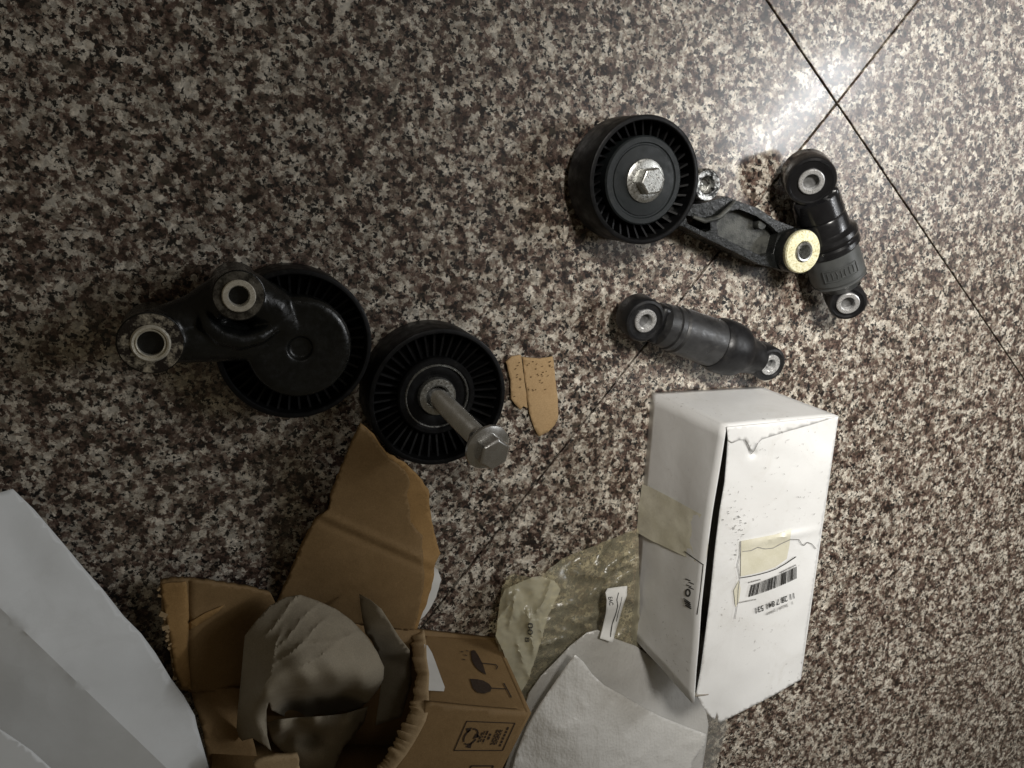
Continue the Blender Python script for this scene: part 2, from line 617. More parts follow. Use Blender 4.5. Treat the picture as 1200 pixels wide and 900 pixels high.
def sheet(outline, h, step=6.0, jag=0.0, crumple=0.0, cscale=60.0, seed=0, mb=None, lines=()):
    """free-form sheet over a measured outline; h(x, y) gives its real height; returns MB"""
    ol = resample(outline, step)
    if jag:
        rnd = random.Random(seed)
        ol = [(x + rnd.uniform(-jag, jag), y + rnd.uniform(-jag, jag)) for x, y in ol]
    pts = [Vector(p) for p in ol]
    ne = len(pts)
    edges = [(i, (i + 1) % ne) for i in range(ne)]
    for ln in lines:
        q = []
        for a, b in zip(ln[:-1], ln[1:]):
            k = max(1, int(math.hypot(b[0] - a[0], b[1] - a[1]) / step))
            q += [(a[0] + (b[0] - a[0]) * t / k, a[1] + (b[1] - a[1]) * t / k) for t in range(k)]
        q.append(ln[-1])
        b0_ = len(pts)
        pts += [Vector(p) for p in q]
        edges += [(b0_ + t, b0_ + t + 1) for t in range(len(q) - 1)]
    fixed = [(p.x, p.y) for p in pts]
    x0, x1 = min(p[0] for p in ol), max(p[0] for p in ol)
    y0, y1 = min(p[1] for p in ol), max(p[1] for p in ol)
    rnd = random.Random(seed + 1)
    y = y0 + step * 0.5
    row = 0
    while y < y1:
        x = x0 + (step * 0.5 if row % 2 else 0)
        while x < x1:
            q = (x + rnd.uniform(-.2, .2) * step, y + rnd.uniform(-.2, .2) * step)
            if inside(ol, *q) and min((q[0] - a[0]) ** 2 + (q[1] - a[1]) ** 2 for a in fixed) > (step * 0.45) ** 2:
                pts.append(Vector(q))
            x += step
        y += step * 0.87
        row += 1
    vs, _, fs, *_ = geometry.delaunay_2d_cdt(pts, edges, [], 1, 1e-4)
    out = []
    for v in vs:
        p = P(v.x, v.y, h(v.x, v.y))
        if crumple:
            q = Vector((p.x * cscale + seed * 7.1, p.y * cscale, seed * 1.3))
            d = noise.noise(q) + 1.1 * (0.35 - abs(noise.noise(q * 1.7))) + 0.5 * (0.35 - abs(noise.noise(q * 4.1)))
            p = P(v.x, v.y, max(0.0006, p.z + crumple * d))
        out.append(p)
    mb = mb or MB()
    fs = [f for f in fs if inside(ol, sum(vs[i].x for i in f) / len(f), sum(vs[i].y for i in f) / len(f))]
    return mb.add(out, [tuple(f) for f in fs])


def text_geo(s, size=1.0):
    cu = bpy.data.curves.new('txt', 'FONT')
    cu.body = s
    cu.size = size
    cu.align_x = 'LEFT'
    cu.offset = 0.012
    o = bpy.data.objects.new('txt', cu)
    scene.collection.objects.link(o)
    dg = bpy.context.evaluated_depsgraph_get()
    me = o.evaluated_get(dg).to_mesh()
    vs = [tuple(v.co) for v in me.vertices]
    fs = [tuple(p.vertices) for p in me.polygons]
    o.evaluated_get(dg).to_mesh_clear()
    bpy.data.objects.remove(o)
    bpy.data.curves.remove(cu)
    return vs, fs


def print_text(mb, s, p0, p1, up, h, lift=Vector((0, 0, 0.0003))):
    """letters running from photo point p0 to p1 on a surface with height h(x, y); up = letter height vector"""
    vs, fs = text_geo(s)
    w = max(v[0] for v in vs)
    out = []
    for v in vs:
        t = v[0] / w
        x = p0[0] + (p1[0] - p0[0]) * t + up[0] * v[1] / 0.7
        y = p0[1] + (p1[1] - p0[1]) * t + up[1] * v[1] / 0.7
        out.append(P(x, y, h(x, y)) + lift)
    mb.add(out, fs)


def print_poly(mb, pts, h, lift=Vector((0, 0, 0.0003))):
    mb.add([P(x, y, h(x, y)) + lift for x, y in pts], [tuple(range(len(pts)))])


def print_line(mb, pts, w, h, lift=Vector((0, 0, 0.0003))):
    for (a, b) in zip(pts[:-1], pts[1:]):
        dx, dy = b[0] - a[0], b[1] - a[1]
        L = math.hypot(dx, dy) or 1
        nx, ny = -dy / L * w / 2, dx / L * w / 2
        print_poly(mb, [(a[0] + nx, a[1] + ny), (b[0] + nx, b[1] + ny), (b[0] - nx, b[1] - ny), (a[0] - nx, a[1] - ny)], h, lift)


# ------------------------------------------------------------------ floor: granite tiles on grout
mb = MB()
mb.add([(-4, -4, -0.0025), (4, -4, -0.0025), (4, 4, -0.0025), (-4, 4, -0.0025)], [(0, 1, 2, 3)])
floor = struct(mb.build('floor', 'grout', None, smooth=0))
TILE, GAP = 0.80, 0.0012
X0 = P(981, 121)
ta = math.radians(-42.3)
u1 = Vector((math.cos(ta), math.sin(ta), 0))
u2 = Vector((math.sin(ta), -math.cos(ta), 0))
tile_mesh = None
rt = random.Random(3)
for i in range(-2, 2):
    for j in range(-2, 2):
        c = X0 + u1 * TILE * (i + 0.5) + u2 * TILE * (j + 0.5)
        if tile_mesh is None:
            t = MB()
            s = (TILE - GAP) / 2
            t.box((0, 0, -0.006), (2 * s, 2 * s, 0.012))
            o = t.build('tile', 'granite', floor, bevel=0.0004, smooth=0)
            tile_mesh = o.data
        else:
            o = bpy.data.objects.new('tile', tile_mesh)
            scene.collection.objects.link(o)
            o.parent = floor
            b = o.modifiers.new('bevel', 'BEVEL')
            b.width = 0.0004
            b.segments = 2
        o.location = (c.x, c.y, rt.uniform(-0.0002, 0.0))
        o.rotation_euler = (0, 0, ta)


# ------------------------------------------------------------------ pulleys and bolts
def pulley(root, c, R, T, hub_r, nribs, z0=0.0, cap=False, slant=0.0):
    """belt pulley, axis up; c = (x, y) centre in metres, sizes in mm"""
    C = Vector((c[0], c[1], z0))
    m = MB()
    m.lathe([(R - 1.2, 0), (R - 0.3, 0.4), (R, 1.2), (R, T - 1.2), (R - 0.3, T - 0.3), (R - 1.0, T), (R - 2.2, T), (R - 2.7, T - 0.5),
             (R - 3.2, 9), (R - 3.2, 2.0), (R - 2.4, 0)], C, 96, True)
    m.build('rim', 'black_plastic', root)
    m = MB()
    m.lathe([(hub_r - 1.0, T * 0.30), (R - 2.9, T * 0.30), (R - 2.9, T * 0.42), (hub_r - 1.0, T * 0.42)], C, 96, True)
    m.build('web', 'black_plastic', root)
    m = MB()
    for k in range(nribs):
        a = 2 * math.pi * k / nribs
        r0, r1 = hub_r - 0.6, R - 2.7
        t = 0.55
        ca, sa = math.cos(a), math.sin(a)
        cb, sb = math.cos(a + slant), math.sin(a + slant)
        pts = []
        for (r, cc, ss, zt) in ((r0, ca, sa, T - 8.0), (r1, cb, sb, T - 5.5)):
            for s in (-1, 1):
                for z in (T * 0.38, zt):
                    pts.append(C + Vector(((r * cc - s * t * ss) * MM, (r * ss + s * t * cc) * MM, z * MM)))
        m.add(pts, [(0, 1, 3, 2), (4, 6, 7, 5), (0, 4, 5, 1), (2, 3, 7, 6), (0, 2, 6, 4), (1, 5, 7, 3)])
    m.build('ribs', 'black_plastic', root, smooth=0)
    m = MB()
    if cap:
        m.lathe([(hub_r - 1.2, 2), (hub_r, 3), (hub_r, T - 2.6), (hub_r - 0.8, T - 1.8), (hub_r - 3.4, T - 1.8), (hub_r - 3.9, T - 2.5),
                 (hub_r - 4.6, T - 2.5), (hub_r - 5.0, T - 2.0), (9.5, T - 1.2), (9.0, T - 1.8), (9.0, 2)], C, 72, True)
        m.build('dust_cap', 'hub_plastic', root)
    else:
        m.lathe([(17.4, 3), (hub_r, 3), (hub_r, T - 4.4), (hub_r - 0.8, T - 3.6), (18.2, T - 3.6), (17.4, T - 4.2)], C, 72, True)
        m.build('hub', 'black_plastic', root)
        m = MB()
        m.lathe([(16.4, 4), (17.4, 4), (17.4, T - 4.0), (16.9, T - 3.4), (16.4, T - 3.8)], C, 72, True)
        m.build('bearing_ring', 'steel', root)
        m = MB()
        m.lathe([(10.2, 5), (16.4, 5), (16.4, T - 5.2), (14.5, T - 4.8), (12.0, T - 4.9), (10.2, T - 5.6)], C, 72, True)
        m.build('bearing_seal', 'black_plastic', root)
        m = MB()
        m.lathe([(5.7, 3), (10.2, 3), (10.2, T - 3.6), (9.7, T - 2.6), (6.6, T - 2.4), (5.7, T - 3.0)], C, 64, True)
        m.build('inner_race', 'steel', root)


def hexhead(m, c, af, z0, z1, rot, A=None):
    """hex prism with chamfered top"""
    A = A or Matrix.Identity(3)
    r = af / math.sqrt(3)
    lv = [(r, z0), (r, z1 - 0.9), (r * 0.90, z1)]
    vs, fs = [], []
    for rr, z in lv:
        for k in range(6):
            a = rot + k * math.pi / 3
            vs.append(Vector(c) + A @ Vector((rr * math.cos(a) * MM, rr * math.sin(a) * MM, z * MM)))
    for i in range(2):
        for k in range(6):
            fs.append((i * 6 + k, i * 6 + (k + 1) % 6, (i + 1) * 6 + (k + 1) % 6, (i + 1) * 6 + k))
    fs.append((5, 4, 3, 2, 1, 0))
    fs.append(tuple(range(12, 18)))
    m.add(vs, fs)


# idler pulley with a loose bolt standing in it
c = P(515, 467, 0.025)
idler = thing('idler_pulley', 'black ribbed idler pulley lying flat with a long bolt standing in its bearing', 'pulley', (c.x, c.y, 0))
pulley(idler, c.xy, 37.0, 25.0, 21.0, 40)
c2 = P(582.5, 535, 0.080)
b0 = Vector((c.x, c.y, 0.010))
ax = (Vector((c2.x, c2.y, 0.080)) - b0).normalized()
sx = Vector((1, 0, 0))
sx = (sx - ax * sx.dot(ax)).normalized()
A = Matrix((sx, ax.cross(sx), ax)).transposed()
bolt = thing('flange_bolt', 'long hex flange bolt with threaded shank standing upright in the idler pulley', 'bolt', (c.x, c.y, 0.010))
prof = [(5.0, 0)]
z = 0.5
while z < 52:
    prof += [(5.45, z), (5.1, z + 0.45)]
    z += 0.9
prof += [(5.0, z), (5.0, 61.5), (5.6, 62.3)]
m = MB()
m.lathe(prof, b0, 40, axis=A)
m.build('shank', 'steel_dark', bolt, smooth=60)
m = MB()
m.lathe([(4.0, 61.0), (11.4, 61.6), (11.7, 62.4), (11.4, 63.4), (8.4, 64.6), (4, 64.8)], b0, 64, axis=A)
m.build('flange', 'steel_dark', bolt)
m = MB()
hexhead(m, b0, 14.5, 64.0, 71.0, 0.35, A)
m.build('hex_head', 'steel_dark', bolt, bevel=0.0004, smooth=30)


# ------------------------------------------------------------------ tensioner with twin bushings (pulley face down)
pc = P(347, 405, 0.024)
ten = thing('belt_tensioner', 'black belt tensioner lying pulley down with two steel bushing eyes on its arm', 'tensioner', (pc.x, pc.y, 0))
pulley(ten, pc.xy, 36.5, 24.0, 22.0, 40)
eA = P(280, 346.7, 0.045)
eB = P(176.5, 402.7, 0.043)
cov = P(354, 411, 0.038)


def px_outline(pts, h, step=None):
    q = resample(pts, step) if step else pts
    return [tuple(P(x, y, h).xy) for x, y in q]


m = MB()
m.lathe([(0, 20), (22.5, 20), (24.2, 23), (24.4, 30.0), (23.4, 32.6), (21.0, 33.6), (12, 33.0), (6.0, 33.0), (5.2, 31.0), (0, 30.8)], (cov.x, cov.y, 0), 72)
zA = lambda p, z: Vector((p.x, p.y, z * MM))
m.tube([zA(eB, 27), zA(eB.lerp(cov, .30), 28), zA(eB.lerp(cov, .62), 27), zA(eB.lerp(cov, .80), 26)], [.0125, .0105, .0090, .0065], 24)
m.tube([zA(eB, 27), zA(eB.lerp(eA, .5), 28), zA(eA, 28)], [.0115, .0085, .0105], 24)
m.tube([zA(eA, 28), zA(eA.lerp(cov, .45) + Vector((.004, .003, 0)), 27), zA(eA.lerp(cov, .85) + Vector((.002, .002, 0)), 25)], [.0110, .0105, .0080], 24)
m.tube([P(x, y, hh) for x, y, hh in ((236, 360, .034), (243, 380, .036), (258, 393, .0365), (282, 399, .036), (305, 394, .035), (322, 383, .033))], [.003, .0042, .0045, .0042, .0036, .003], 16)
m.lathe([(0, 14), (11.2, 14), (10.8, 30), (10.4, 42), (0, 42)], (eA.x, eA.y, 0), 48)
m.lathe([(0, 12), (12.8, 12), (12.8, 30), (12.4, 40), (0, 40)], (eB.x, eB.y, 0), 48)
casting = m.build('casting', 'cast', ten, smooth=0)
rm = casting.modifiers.new('fuse', 'REMESH')
rm.mode = 'VOXEL'
rm.voxel_size = 0.0008
rm.use_smooth_shade = True
sm_ = casting.modifiers.new('soften', 'SMOOTH')
sm_.factor = 0.5
sm_.iterations = 7
for cc, zt, ro, ri, hole, mat, zb in ((eA, 45, 11.1, 7.1, 4.2, 'dark_face', 18), (eB, 43, 13.4, 8.1, 5.3, 'rust_face', 12)):
    m = MB()
    m.lathe([(ri - .2, zt - 8), (ro - 1.0, zt - 8), (ro - 0.2, zt - 6), (ro, zt - 1.2), (ro - 0.4, zt - 1.0), (ri - .2, zt - 1.0)], (cc.x, cc.y, 0), 64, True)
    m.build('bushing_eye', 'cast', ten)
    m = MB()
    m.lathe([(ri - .1, zt - 3), (ro - .5, zt - 3), (ro - 0.6, zt - 0.5), (ri - .1, zt - 0.3)], (cc.x, cc.y, 0), 64, True)
    m.build('bushing_face', mat, ten)
    m = MB()
    if cc is eA:
        pr = [(hole, zb), (ri - .1, zb), (ri - .1, zt + .4), (ri - .5, zt + .8), (hole + .5, zt + .8), (hole, zt)]
    else:
        pr = [(hole, zb), (ri - .1, zb), (ri - .1, zt - .2), (ri - .8, zt + .6), (ri - 1.5, zt + .4), (ri - 1.8, zt - .6), (hole + .9, zt - .8), (hole + .4, zt + .1), (hole, zt - .3)]
    m.lathe(pr, (cc.x, cc.y, 0), 64, True)
    m.build('sleeve', 'ring_bright', ten)
    m = MB()
    m.lathe([(0, zb + 1), (hole - .1, zb + 1), (hole - .1, zb + 4), (0, zb + 4)], (cc.x, cc.y, 0), 32)
    m.build('bore_bottom', 'black_plastic', ten)

# ------------------------------------------------------------------ tensioner arm with bolted pulley
pc = P(757, 212, 0.032)
ten2 = thing('tensioner_arm_pulley', 'black ribbed pulley bolted to a cast arm that ends in a yellow zinc bushing', 'tensioner', (pc.x, pc.y, 0))
pulley(ten2, pc.xy, 33.2, 26.0, 23.0, 34, z0=0.006, cap=True, slant=0.10)
m = MB()
m.lathe([(4, 6), (10.9, 26), (11.4, 30.6), (11.2, 31.8), (10.0, 32.3), (7.5, 32.6), (4, 32.6)], (pc.x, pc.y, 0), 64)
m.build('bolt_flange', 'steel', ten2)
m = MB()
hexhead(m, (pc.x + .0006, pc.y, 0), 13.0, 32.0, 38.5, 0.12)
hx = m.build('bolt_head', 'steel', ten2, bevel=0.0005, smooth=30)
m = MB()
for (dx, dy, r) in ((-2.6, 2.6, 1.0), (2.8, 1.6, 1.0), (-1.6, -1.4, .9), (0.4, -3.6, 1.1)):
    m.lathe([(r - .4, 38.3), (r, 38.3), (r, 38.75), (r - .4, 38.75)], (pc.x + .0006 + dx * MM, pc.y + dy * MM, 0), 16, True)
m.build('head_mark', 'steel_dark', hx)
m = MB()
m.lathe([(0, 0), (16, 0), (16, 7), (0, 7)], (pc.x, pc.y, 0), 48)
m.build('arm_seat', 'cast', ten2)
arm_o = [(770, 232), (805, 240), (824, 238), (851, 230), (863, 235), (888, 243.5), (908, 257), (930, 266), (938, 292), (918, 317), (890, 310), (861, 295.5), (829, 280), (802, 266), (770, 256)]
arm_p = [(840, 262), (853, 248), (866, 245), (886, 253), (902, 264), (912, 273), (906, 297), (893, 300), (868, 289), (842, 276)]
arm_p2 = [(803, 252), (818, 256), (832, 259), (833, 270), (826, 272), (806, 262)]
m = MB()
m.prism(px_outline(arm_o, 0.021), 0.004, 0.021, [px_outline(arm_p, 0.021), px_outline(arm_p2, 0.021)])
m.build('arm', 'cast', ten2, bevel=0.0010)
m = MB()
m.prism(px_outline([(836, 260), (853, 243), (868, 241), (890, 250), (910, 264), (916, 275), (908, 301), (893, 304), (864, 291), (838, 279)], 0.0145), 0.004, 0.0145)
m.build('arm_web', 'cast_grey', ten2)
q = P(893, 263, 0.019)
m = MB()
m.lathe([(0, 12), (3.4, 12), (3.2, 18.6), (2.8, 19.2), (0, 19.2)], (q.x, q.y, 0), 32)
m.build('arm_boss', 'cast_grey', ten2)
q = P(829, 217, 0.023)
m = MB()
m.lathe([(4.0, 6), (9.4, 6), (9.0, 22), (8.2, 23.2), (5.2, 22.8), (4.0, 20)], (q.x, q.y, 0), 48, True)
bo = m.build('lug', 'boss_bright', ten2)
m = MB()
m.lathe([(0, 15), (4.05, 15), (4.05, 17), (2.2, 17), (0, 18.5)], (q.x, q.y, 0), 32)
m.build('lug_hole', 'steel', bo)
m = MB()
m.tube([P(x, y, h) for x, y, h in ((812, 254, .022), (826, 259, .023), (842, 255, .0235), (853, 245, .023), (861, 236, .022))], [.001, .0014, .0015, .0014, .001])
m.build('arm_rib', 'cast_grey', ten2)
bc = P(941.5, 295, 0.030)
m = MB()
m.lathe([(9, 2), (13.2, 2), (13.6, 8), (13.2, 26), (12.2, 27.4), (9, 27.4)], (bc.x - .0005, bc.y, 0), 64, True)
m.build('bushing_eye', 'cast', ten2)
m = MB()
m.lathe([(6.0, 26), (12.2, 26), (12.8, 27.2), (12.8, 29.4), (12.2, 30.2), (6.4, 30.4), (6.0, 29.8)], (bc.x, bc.y, 0), 64, True)
m.build('bushing_face', 'zinc', ten2)
m = MB()
m.lathe([(4.0, 6), (6.0, 6), (6.0, 31.0), (5.4, 31.6), (4.4, 31.4), (4.0, 30.5)], (bc.x, bc.y, 0), 48, True)
m.build('sleeve', 'steel', ten2)
m = MB()
m.lathe([(0, 10), (3.95, 10), (3.95, 14), (0, 14)], (bc.x, bc.y, 0), 32)
m.build('bore_bottom', 'black_plastic', ten2)


# ------------------------------------------------------------------ dampers
def damper(name, label, p0, p1, zc, prof, eyes, roll=0.0, label_plate=False):
    """prof: list of (name, material, [(t mm from first eye, r)]) revolved round the lying axis"""
    a = Vector((p0.x, p0.y, 0))
    b = Vector((p1.x, p1.y, 0))
    d = (b - a).normalized()
    L = (b - a).length / MM
    s = Vector((-d.y, d.x, 0))
    A = Matrix((s, Vector((0, 0, 1)), d)).transposed()
    r = thing(name, label, 'damper', a, 'hydraulic belt dampers')
    C = Vector((a.x, a.y, zc * MM))
    cr, sr = math.cos(roll), math.sin(roll)
    upv = Vector((0, 0, cr)) - s * sr                # eyes turned about the lying axis
    sv = s * cr + Vector((0, 0, sr))
    EA = Matrix((sv, (-d if sv.cross(-d).dot(upv) > 0 else d), upv)).transposed()
    for (nm, mat, pf) in prof:
        m = MB()
        m.lathe([(rr, t * L) for t, rr in pf], C, 56, axis=A)
        m.build(nm, mat, r, smooth=28)
    for (t, ro, ri, ho, z0, z1, hm, blk) in eyes:        # z0, z1 measured from the axis
        q = C + d * (t * L * MM)
        m = MB()
        m.lathe([(ri - .1, z0 + 1.2), (ro - 3.2, z0 + 1.0), (ro - 2.4, z0), (ro - .8, z0), (ro, z0 + 1.4), (ro, z1 - 1.6), (ro - .7, z1 - .4), (ro - 2.0, z1), (ro - 2.8, z1 - 1.0), (ri - .1, z1 - 1.2)], q, 56, True, axis=EA)
        m.build('eye', hm, r)
        if blk:
            m = MB()
            sgn = 1 if t < .5 else -1
            w = ro * 0.94
            vs = []
            for (ll, ww, zb, zt) in ((ri + 2.0, w, z0 + 1.0, z1 - 1.2), (blk * .6, w * .98, z0 + .5, z1 - 1.4), (blk, w * .92, z0 + .5, z1 - 2)):
                for sy in (-1, 1):
                    for z_ in (zb, zt):
                        vs.append(q + d * (sgn * ll * MM) + sv * (sy * ww * MM) + upv * (z_ * MM))
            fs = [(0, 1, 3, 2), (8, 10, 11, 9)]
            for k in (0, 4):
                fs += [(k, k + 4, k + 5, k + 1), (k + 2, k + 3, k + 7, k + 6), (k, k + 2, k + 6, k + 4), (k + 1, k + 5, k + 7, k + 3)]
            m.add(vs, fs)
            m.build('neck', hm, r, bevel=0.003, segs=4)
        m = MB()
        m.lathe([(ho, z0 + .2), (ri, z0 + .2), (ri, z1 - .1), (ri - .5, z1 + .4), (ho + .5, z1 + .4), (ho, z1 - .2)], q, 48, True, axis=EA)
        m.build('sleeve', 'ring_white', r)
        m = MB()
        m.lathe([(0, z0 + 2), (ho - .02, z0 + 2), (ho - .02, z1 - 4), (0, z1 - 4)], q, 32, axis=EA)
        m.build('bore', 'bore', r)
    if label_plate:
        # embossed frame with small raised marks on the tube
        m = MB()
        rr = 16.9

        def on(tmm, ang):
            return C + d * (tmm * MM) + s * (math.sin(ang) * rr * MM) + Vector((0, 0, math.cos(ang) * rr * MM))
        t0, t1, a0, a1 = 0.665 * L, 0.755 * L, -1.15, 0.10
        n = 14
        for tt in (t0, t1):
            m.tube([on(tt, a0 + (a1 - a0) * k / n) for k in range(n + 1)], 0.00035, 6)
        for aa in (a0, a1):
            m.tube([on(t0 + (t1 - t0) * k / 4, aa) for k in range(5)], 0.00035, 6)
        rnd = random.Random(5)
        for k in range(7):
            aa = a0 + (a1 - a0) * (k + 0.9) / 8
            m.tube([on(t0 + 1.4, aa), on((t0 + t1) / 2, aa + rnd.uniform(-.03, .03)), on(t1 - 1.4, aa)], 0.0003, 5)
            if k % 2:
                tq = rnd.choice([t0 + 1.5, (t0 + t1) / 2, t1 - 1.5])
                m.tube([on(tq, aa), on(tq, aa + .10)], 0.0003, 5)
        m.build('embossed_plate', 'grey_plastic', r)
    return r


def axis_pt(x, y, zt, zc, roll, sdir):
    """point of the lying axis (height zc mm) under an eye face centre seen at (x, y)"""
    top = P(x, y, (zc + zt * math.cos(roll)) * MM)
    return top + sdir * (zt * math.sin(roll) * MM)


sd = Vector((0.88, 0.47, 0))
RE = math.radians(33)
e0, e1 = axis_pt(951, 213.5, 11, 19, RE, sd), axis_pt(994, 356, 10.5, 19, RE, sd)
damper('hydraulic_damper', 'glossy black damper with a smooth grey tube lying behind the yellow zinc bushing', e0, e1, 19.0,
       [('boot', 'glossy_rubber', [(.14, 9), (.16, 14.2), (.30, 14.8), (.315, 14.2), (.33, 14.8), (.42, 15.6), (.435, 16.6), (.45, 18.4), (.48, 18.9), (.50, 18.2), (.515, 17.4), (.53, 18.4), (.56, 18.6), (.58, 17.2), (.59, 10)]),
        ('tube', 'grey_plastic', [(.57, 9), (.575, 16.6), (.80, 16.6), (.815, 15.9), (.825, 15.9), (.83, 16.4), (.845, 15.0), (.90, 11.5)])],
       [(0.0, 14.6, 7.4, 4.6, -9.0, 11.0, 'glossy_rubber', 22), (1.0, 11.6, 7.0, 4.2, -9.0, 10.5, 'rubber', 17)], RE, True)
sd = Vector((0.36, 0.93, 0))
RF = math.radians(8)
e0, e1 = axis_pt(757, 376.5, 8, 17, RF, sd), axis_pt(903.5, 428, 8, 17, RF, sd)
damper('hydraulic_damper', 'scuffed black damper lying against the end of the white carton', e0, e1, 17.0,
       [('boot', 'rubber', [(.565, 9), (.57, 15.0), (.59, 16.4), (.63, 17.0), (.70, 16.9), (.75, 16.2), (.79, 14.0), (.82, 12.4), (.88, 11.2), (.95, 9.6)]),
        ('tube', 'dusty_rubber', [(.13, 9), (.15, 12.6), (.205, 13.0), (.21, 12.4), (.22, 12.4), (.225, 13.4), (.255, 13.5), (.265, 13.0), (.28, 13.9), (.57, 14.6), (.60, 11)])],
       [(0.0, 12.6, 6.8, 4.1, -6.0, 8.0, 'rubber', 21), (1.0, 11.0, 6.6, 3.7, -7.0, 8.0, 'rubber', 18)], RF)

# ------------------------------------------------------------------ white carton
HB = 0.067
crt = thing('parts_carton', 'crushed white parts carton with barcode label and yellowed tape lying on its side', 'carton', (0.300, -0.235, 0))
A_ = Vector((0.2565, -0.1430, 0))
E_ = Vector((0.2505, -0.3145, 0))
Dt = P(852, 502, HB)
Ct = P(982, 488, HB)
It = P(938, 796, HB)
Bf = Vector((0.3405, -0.1485, 0))
If = Vector((0.3365, -0.3270, 0))


def quad_grid(p00, p10, p11, p01, nu, nv, f=None):
    vs, fs = [], []
    for j in range(nv + 1):
        for i in range(nu + 1):
            u, v = i / nu, j / nv
            p = (p00 * (1 - u) + p10 * u) * (1 - v) + (p01 * (1 - u) + p11 * u) * v
            if f:
                p = p + f(u, v)
            vs.append(p)
    for j in range(nv):
        for i in range(nu):
            a = j * (nu + 1) + i
            fs.append((a, a + 1, a + nu + 2, a + nu + 1))
    return MB().add(vs, fs)


def left_bow(u, v):     # side panel bows into the box along its upper edge
    k = v * math.sin(math.pi * min(1, u * 1.05)) ** 1.3
    return Vector((-0.0022 * k + 0.0008 * noise.noise(Vector((u * 5, v * 3, 1))), 0, -0.0015 * v * math.sin(math.pi * u)))


Dl = P(851, 500, HB)
Gl = P(813, 825, HB)
quad_grid(A_, E_, Gl, Dl, 24, 12, left_bow).build('side_panel', 'carton', crt, solid=0.0008)
quad_grid(A_, Bf, Ct, Dl, 16, 12, lambda u, v: Vector((0, 0.0008 * math.sin(math.pi * u) * math.sin(math.pi * v), 0))).build('end_panel', 'carton', crt, solid=0.0008)
Er = E_ + Vector((0.001, 0.002, 0))
quad_grid(Bf, If, It, Ct, 12, 8).build('side_panel', 'carton', crt, solid=0.0008)
quad_grid(Er, If, It, Gl + Vector((.002, .004, -.001)), 12, 8).build('end_panel', 'carton_inside', crt, solid=0.0008)
up = Vector((0, 0, 0.0006))
quad_grid(A_ + up, Bf + up, If + up, E_ + up, 4, 4).build('bottom_panel', 'carton_inside', crt, solid=0.0008)

crease = [(852, 502), (880, 533), (881, 562), (876, 612), (867, 632), (866, 676), (863, 708), (859, 740), (845, 823), (842, 847)]
top_l = [(853.5, 503), (851.5, 535), (849, 565), (843, 600), (837, 650), (832, 700), (827, 740), (821, 785), (816, 812)]


def crease_x(y):
    for (x1, y1), (x2, y2) in zip(crease[:-1], crease[1:]):
        if y1 <= y <= y2:
            return x1 + (x2 - x1) * (y - y1) / (y2 - y1)
    return crease[0][0] if y < crease[0][1] else crease[-1][0]


def top_h(x, y):
    cx = crease_x(y)
    dz = 0.0
    if x < cx:
        dz = -0.085 * (cx - x) * (0.35 + 0.65 * min(1, max(0, (y - 505) / 200)))
    else:
        dz = 1.2 * math.sin(math.pi * min(1, (x - cx) / 100.0))
    # dented ridge across the label
    ry = 640 - (x - 868) * 0.22
    dz += 1.6 * math.exp(-((y - ry) / 4.0) ** 2) * (1 if 868 < x < 960 else 0) * max(0.0, 1 - abs(x - 915) / 55)
    dz -= 2.2 * math.exp(-(((x - 881) / 4.5) ** 2 + ((y - 530) / 5.0) ** 2))
    dz += 0.7 * noise.noise(Vector((x * 0.03, y * 0.03, 3.3)))
    return HB + dz * MM


top_out = top_l + [(822, 826), (829, 836), (837, 843.5), (840, 834), (842, 847), (870, 833), (905, 815), (938, 796), (944, 740), (952, 690), (962, 620), (972, 555), (982, 488), (915, 496)]
sheet(top_out, top_h, 3.0, seed=2, lines=[crease[1:-1], [(869, 642), (885, 638), (898, 640), (915, 634), (930, 630), (945, 634), (957, 642)]]).build('top_panel', 'carton', crt, solid=0.0008, smooth=30)
# end flap folded over the top edge
flap_o = [(851.5, 500.5), (853, 516), (858, 519), (866, 515.5), (873, 515), (876, 519), (881, 530), (886, 521), (893, 514.5), (920, 506), (950, 497.5), (982.3, 487.5), (940, 491.5), (900, 496)]
sheet(flap_o, lambda x, y: top_h(x, y) + 0.0009 if y < 525 else top_h(x, y) + 0.0016, 4.0, seed=3).build('tuck_flap', 'carton', crt, solid=0.0006)


def left_h(x, y):      # height of the side panel where the photo shows (x, y): its plane
    n_ = (E_ - A_).cross(Dl - A_)
    o_ = Vector((0, 0, CAM_H))
    r_ = (P(x, y, 0) - o_)
    t_ = (A_ - o_).dot(n_) / r_.dot(n_)
    return (o_ + r_ * t_).z


LL = Vector((-0.0026, 0, 0.0))
tp = MB()
sheet([(757, 566), (780, 577), (808, 592), (836, 607), (834, 640), (831, 662), (800, 648), (770, 634), (748.5, 622), (752, 594)], left_h, 6.0, seed=4, mb=tp)
tp.v = [p + LL + Vector((0.0006 * noise.noise(p * 160), 0, 0)) for p in tp.v]
tp.build('tape', 'tape', crt)
tp = MB()
sheet([(868.5, 634), (890, 630), (910, 626), (927.5, 620), (925, 640), (922, 655), (908, 665), (890, 671), (868, 675.5)], lambda x, y: top_h(x, y) + 0.0011, 4.0, seed=5, mb=tp)
tp.build('tape', 'tape', crt)
tp = MB()
sheet([(860, 692), (866, 680), (868, 690), (866, 705), (862, 712)], lambda x, y: top_h(x, y) + 0.0011, 4.0, seed=5, mb=tp)
tp.build('tape', 'tape', crt)

th = lambda x, y: top_h(x, y) + 0.0013
pr = MB()
print_line(pr, [(867.3, 677), (880, 675), (890, 672.7), (900, 670), (910, 666.3), (921, 660), (932.7, 652)], 1.0, th)
pr.build('label_border', 'ink', crt, smooth=0)
pr = MB()
rb = random.Random(12)


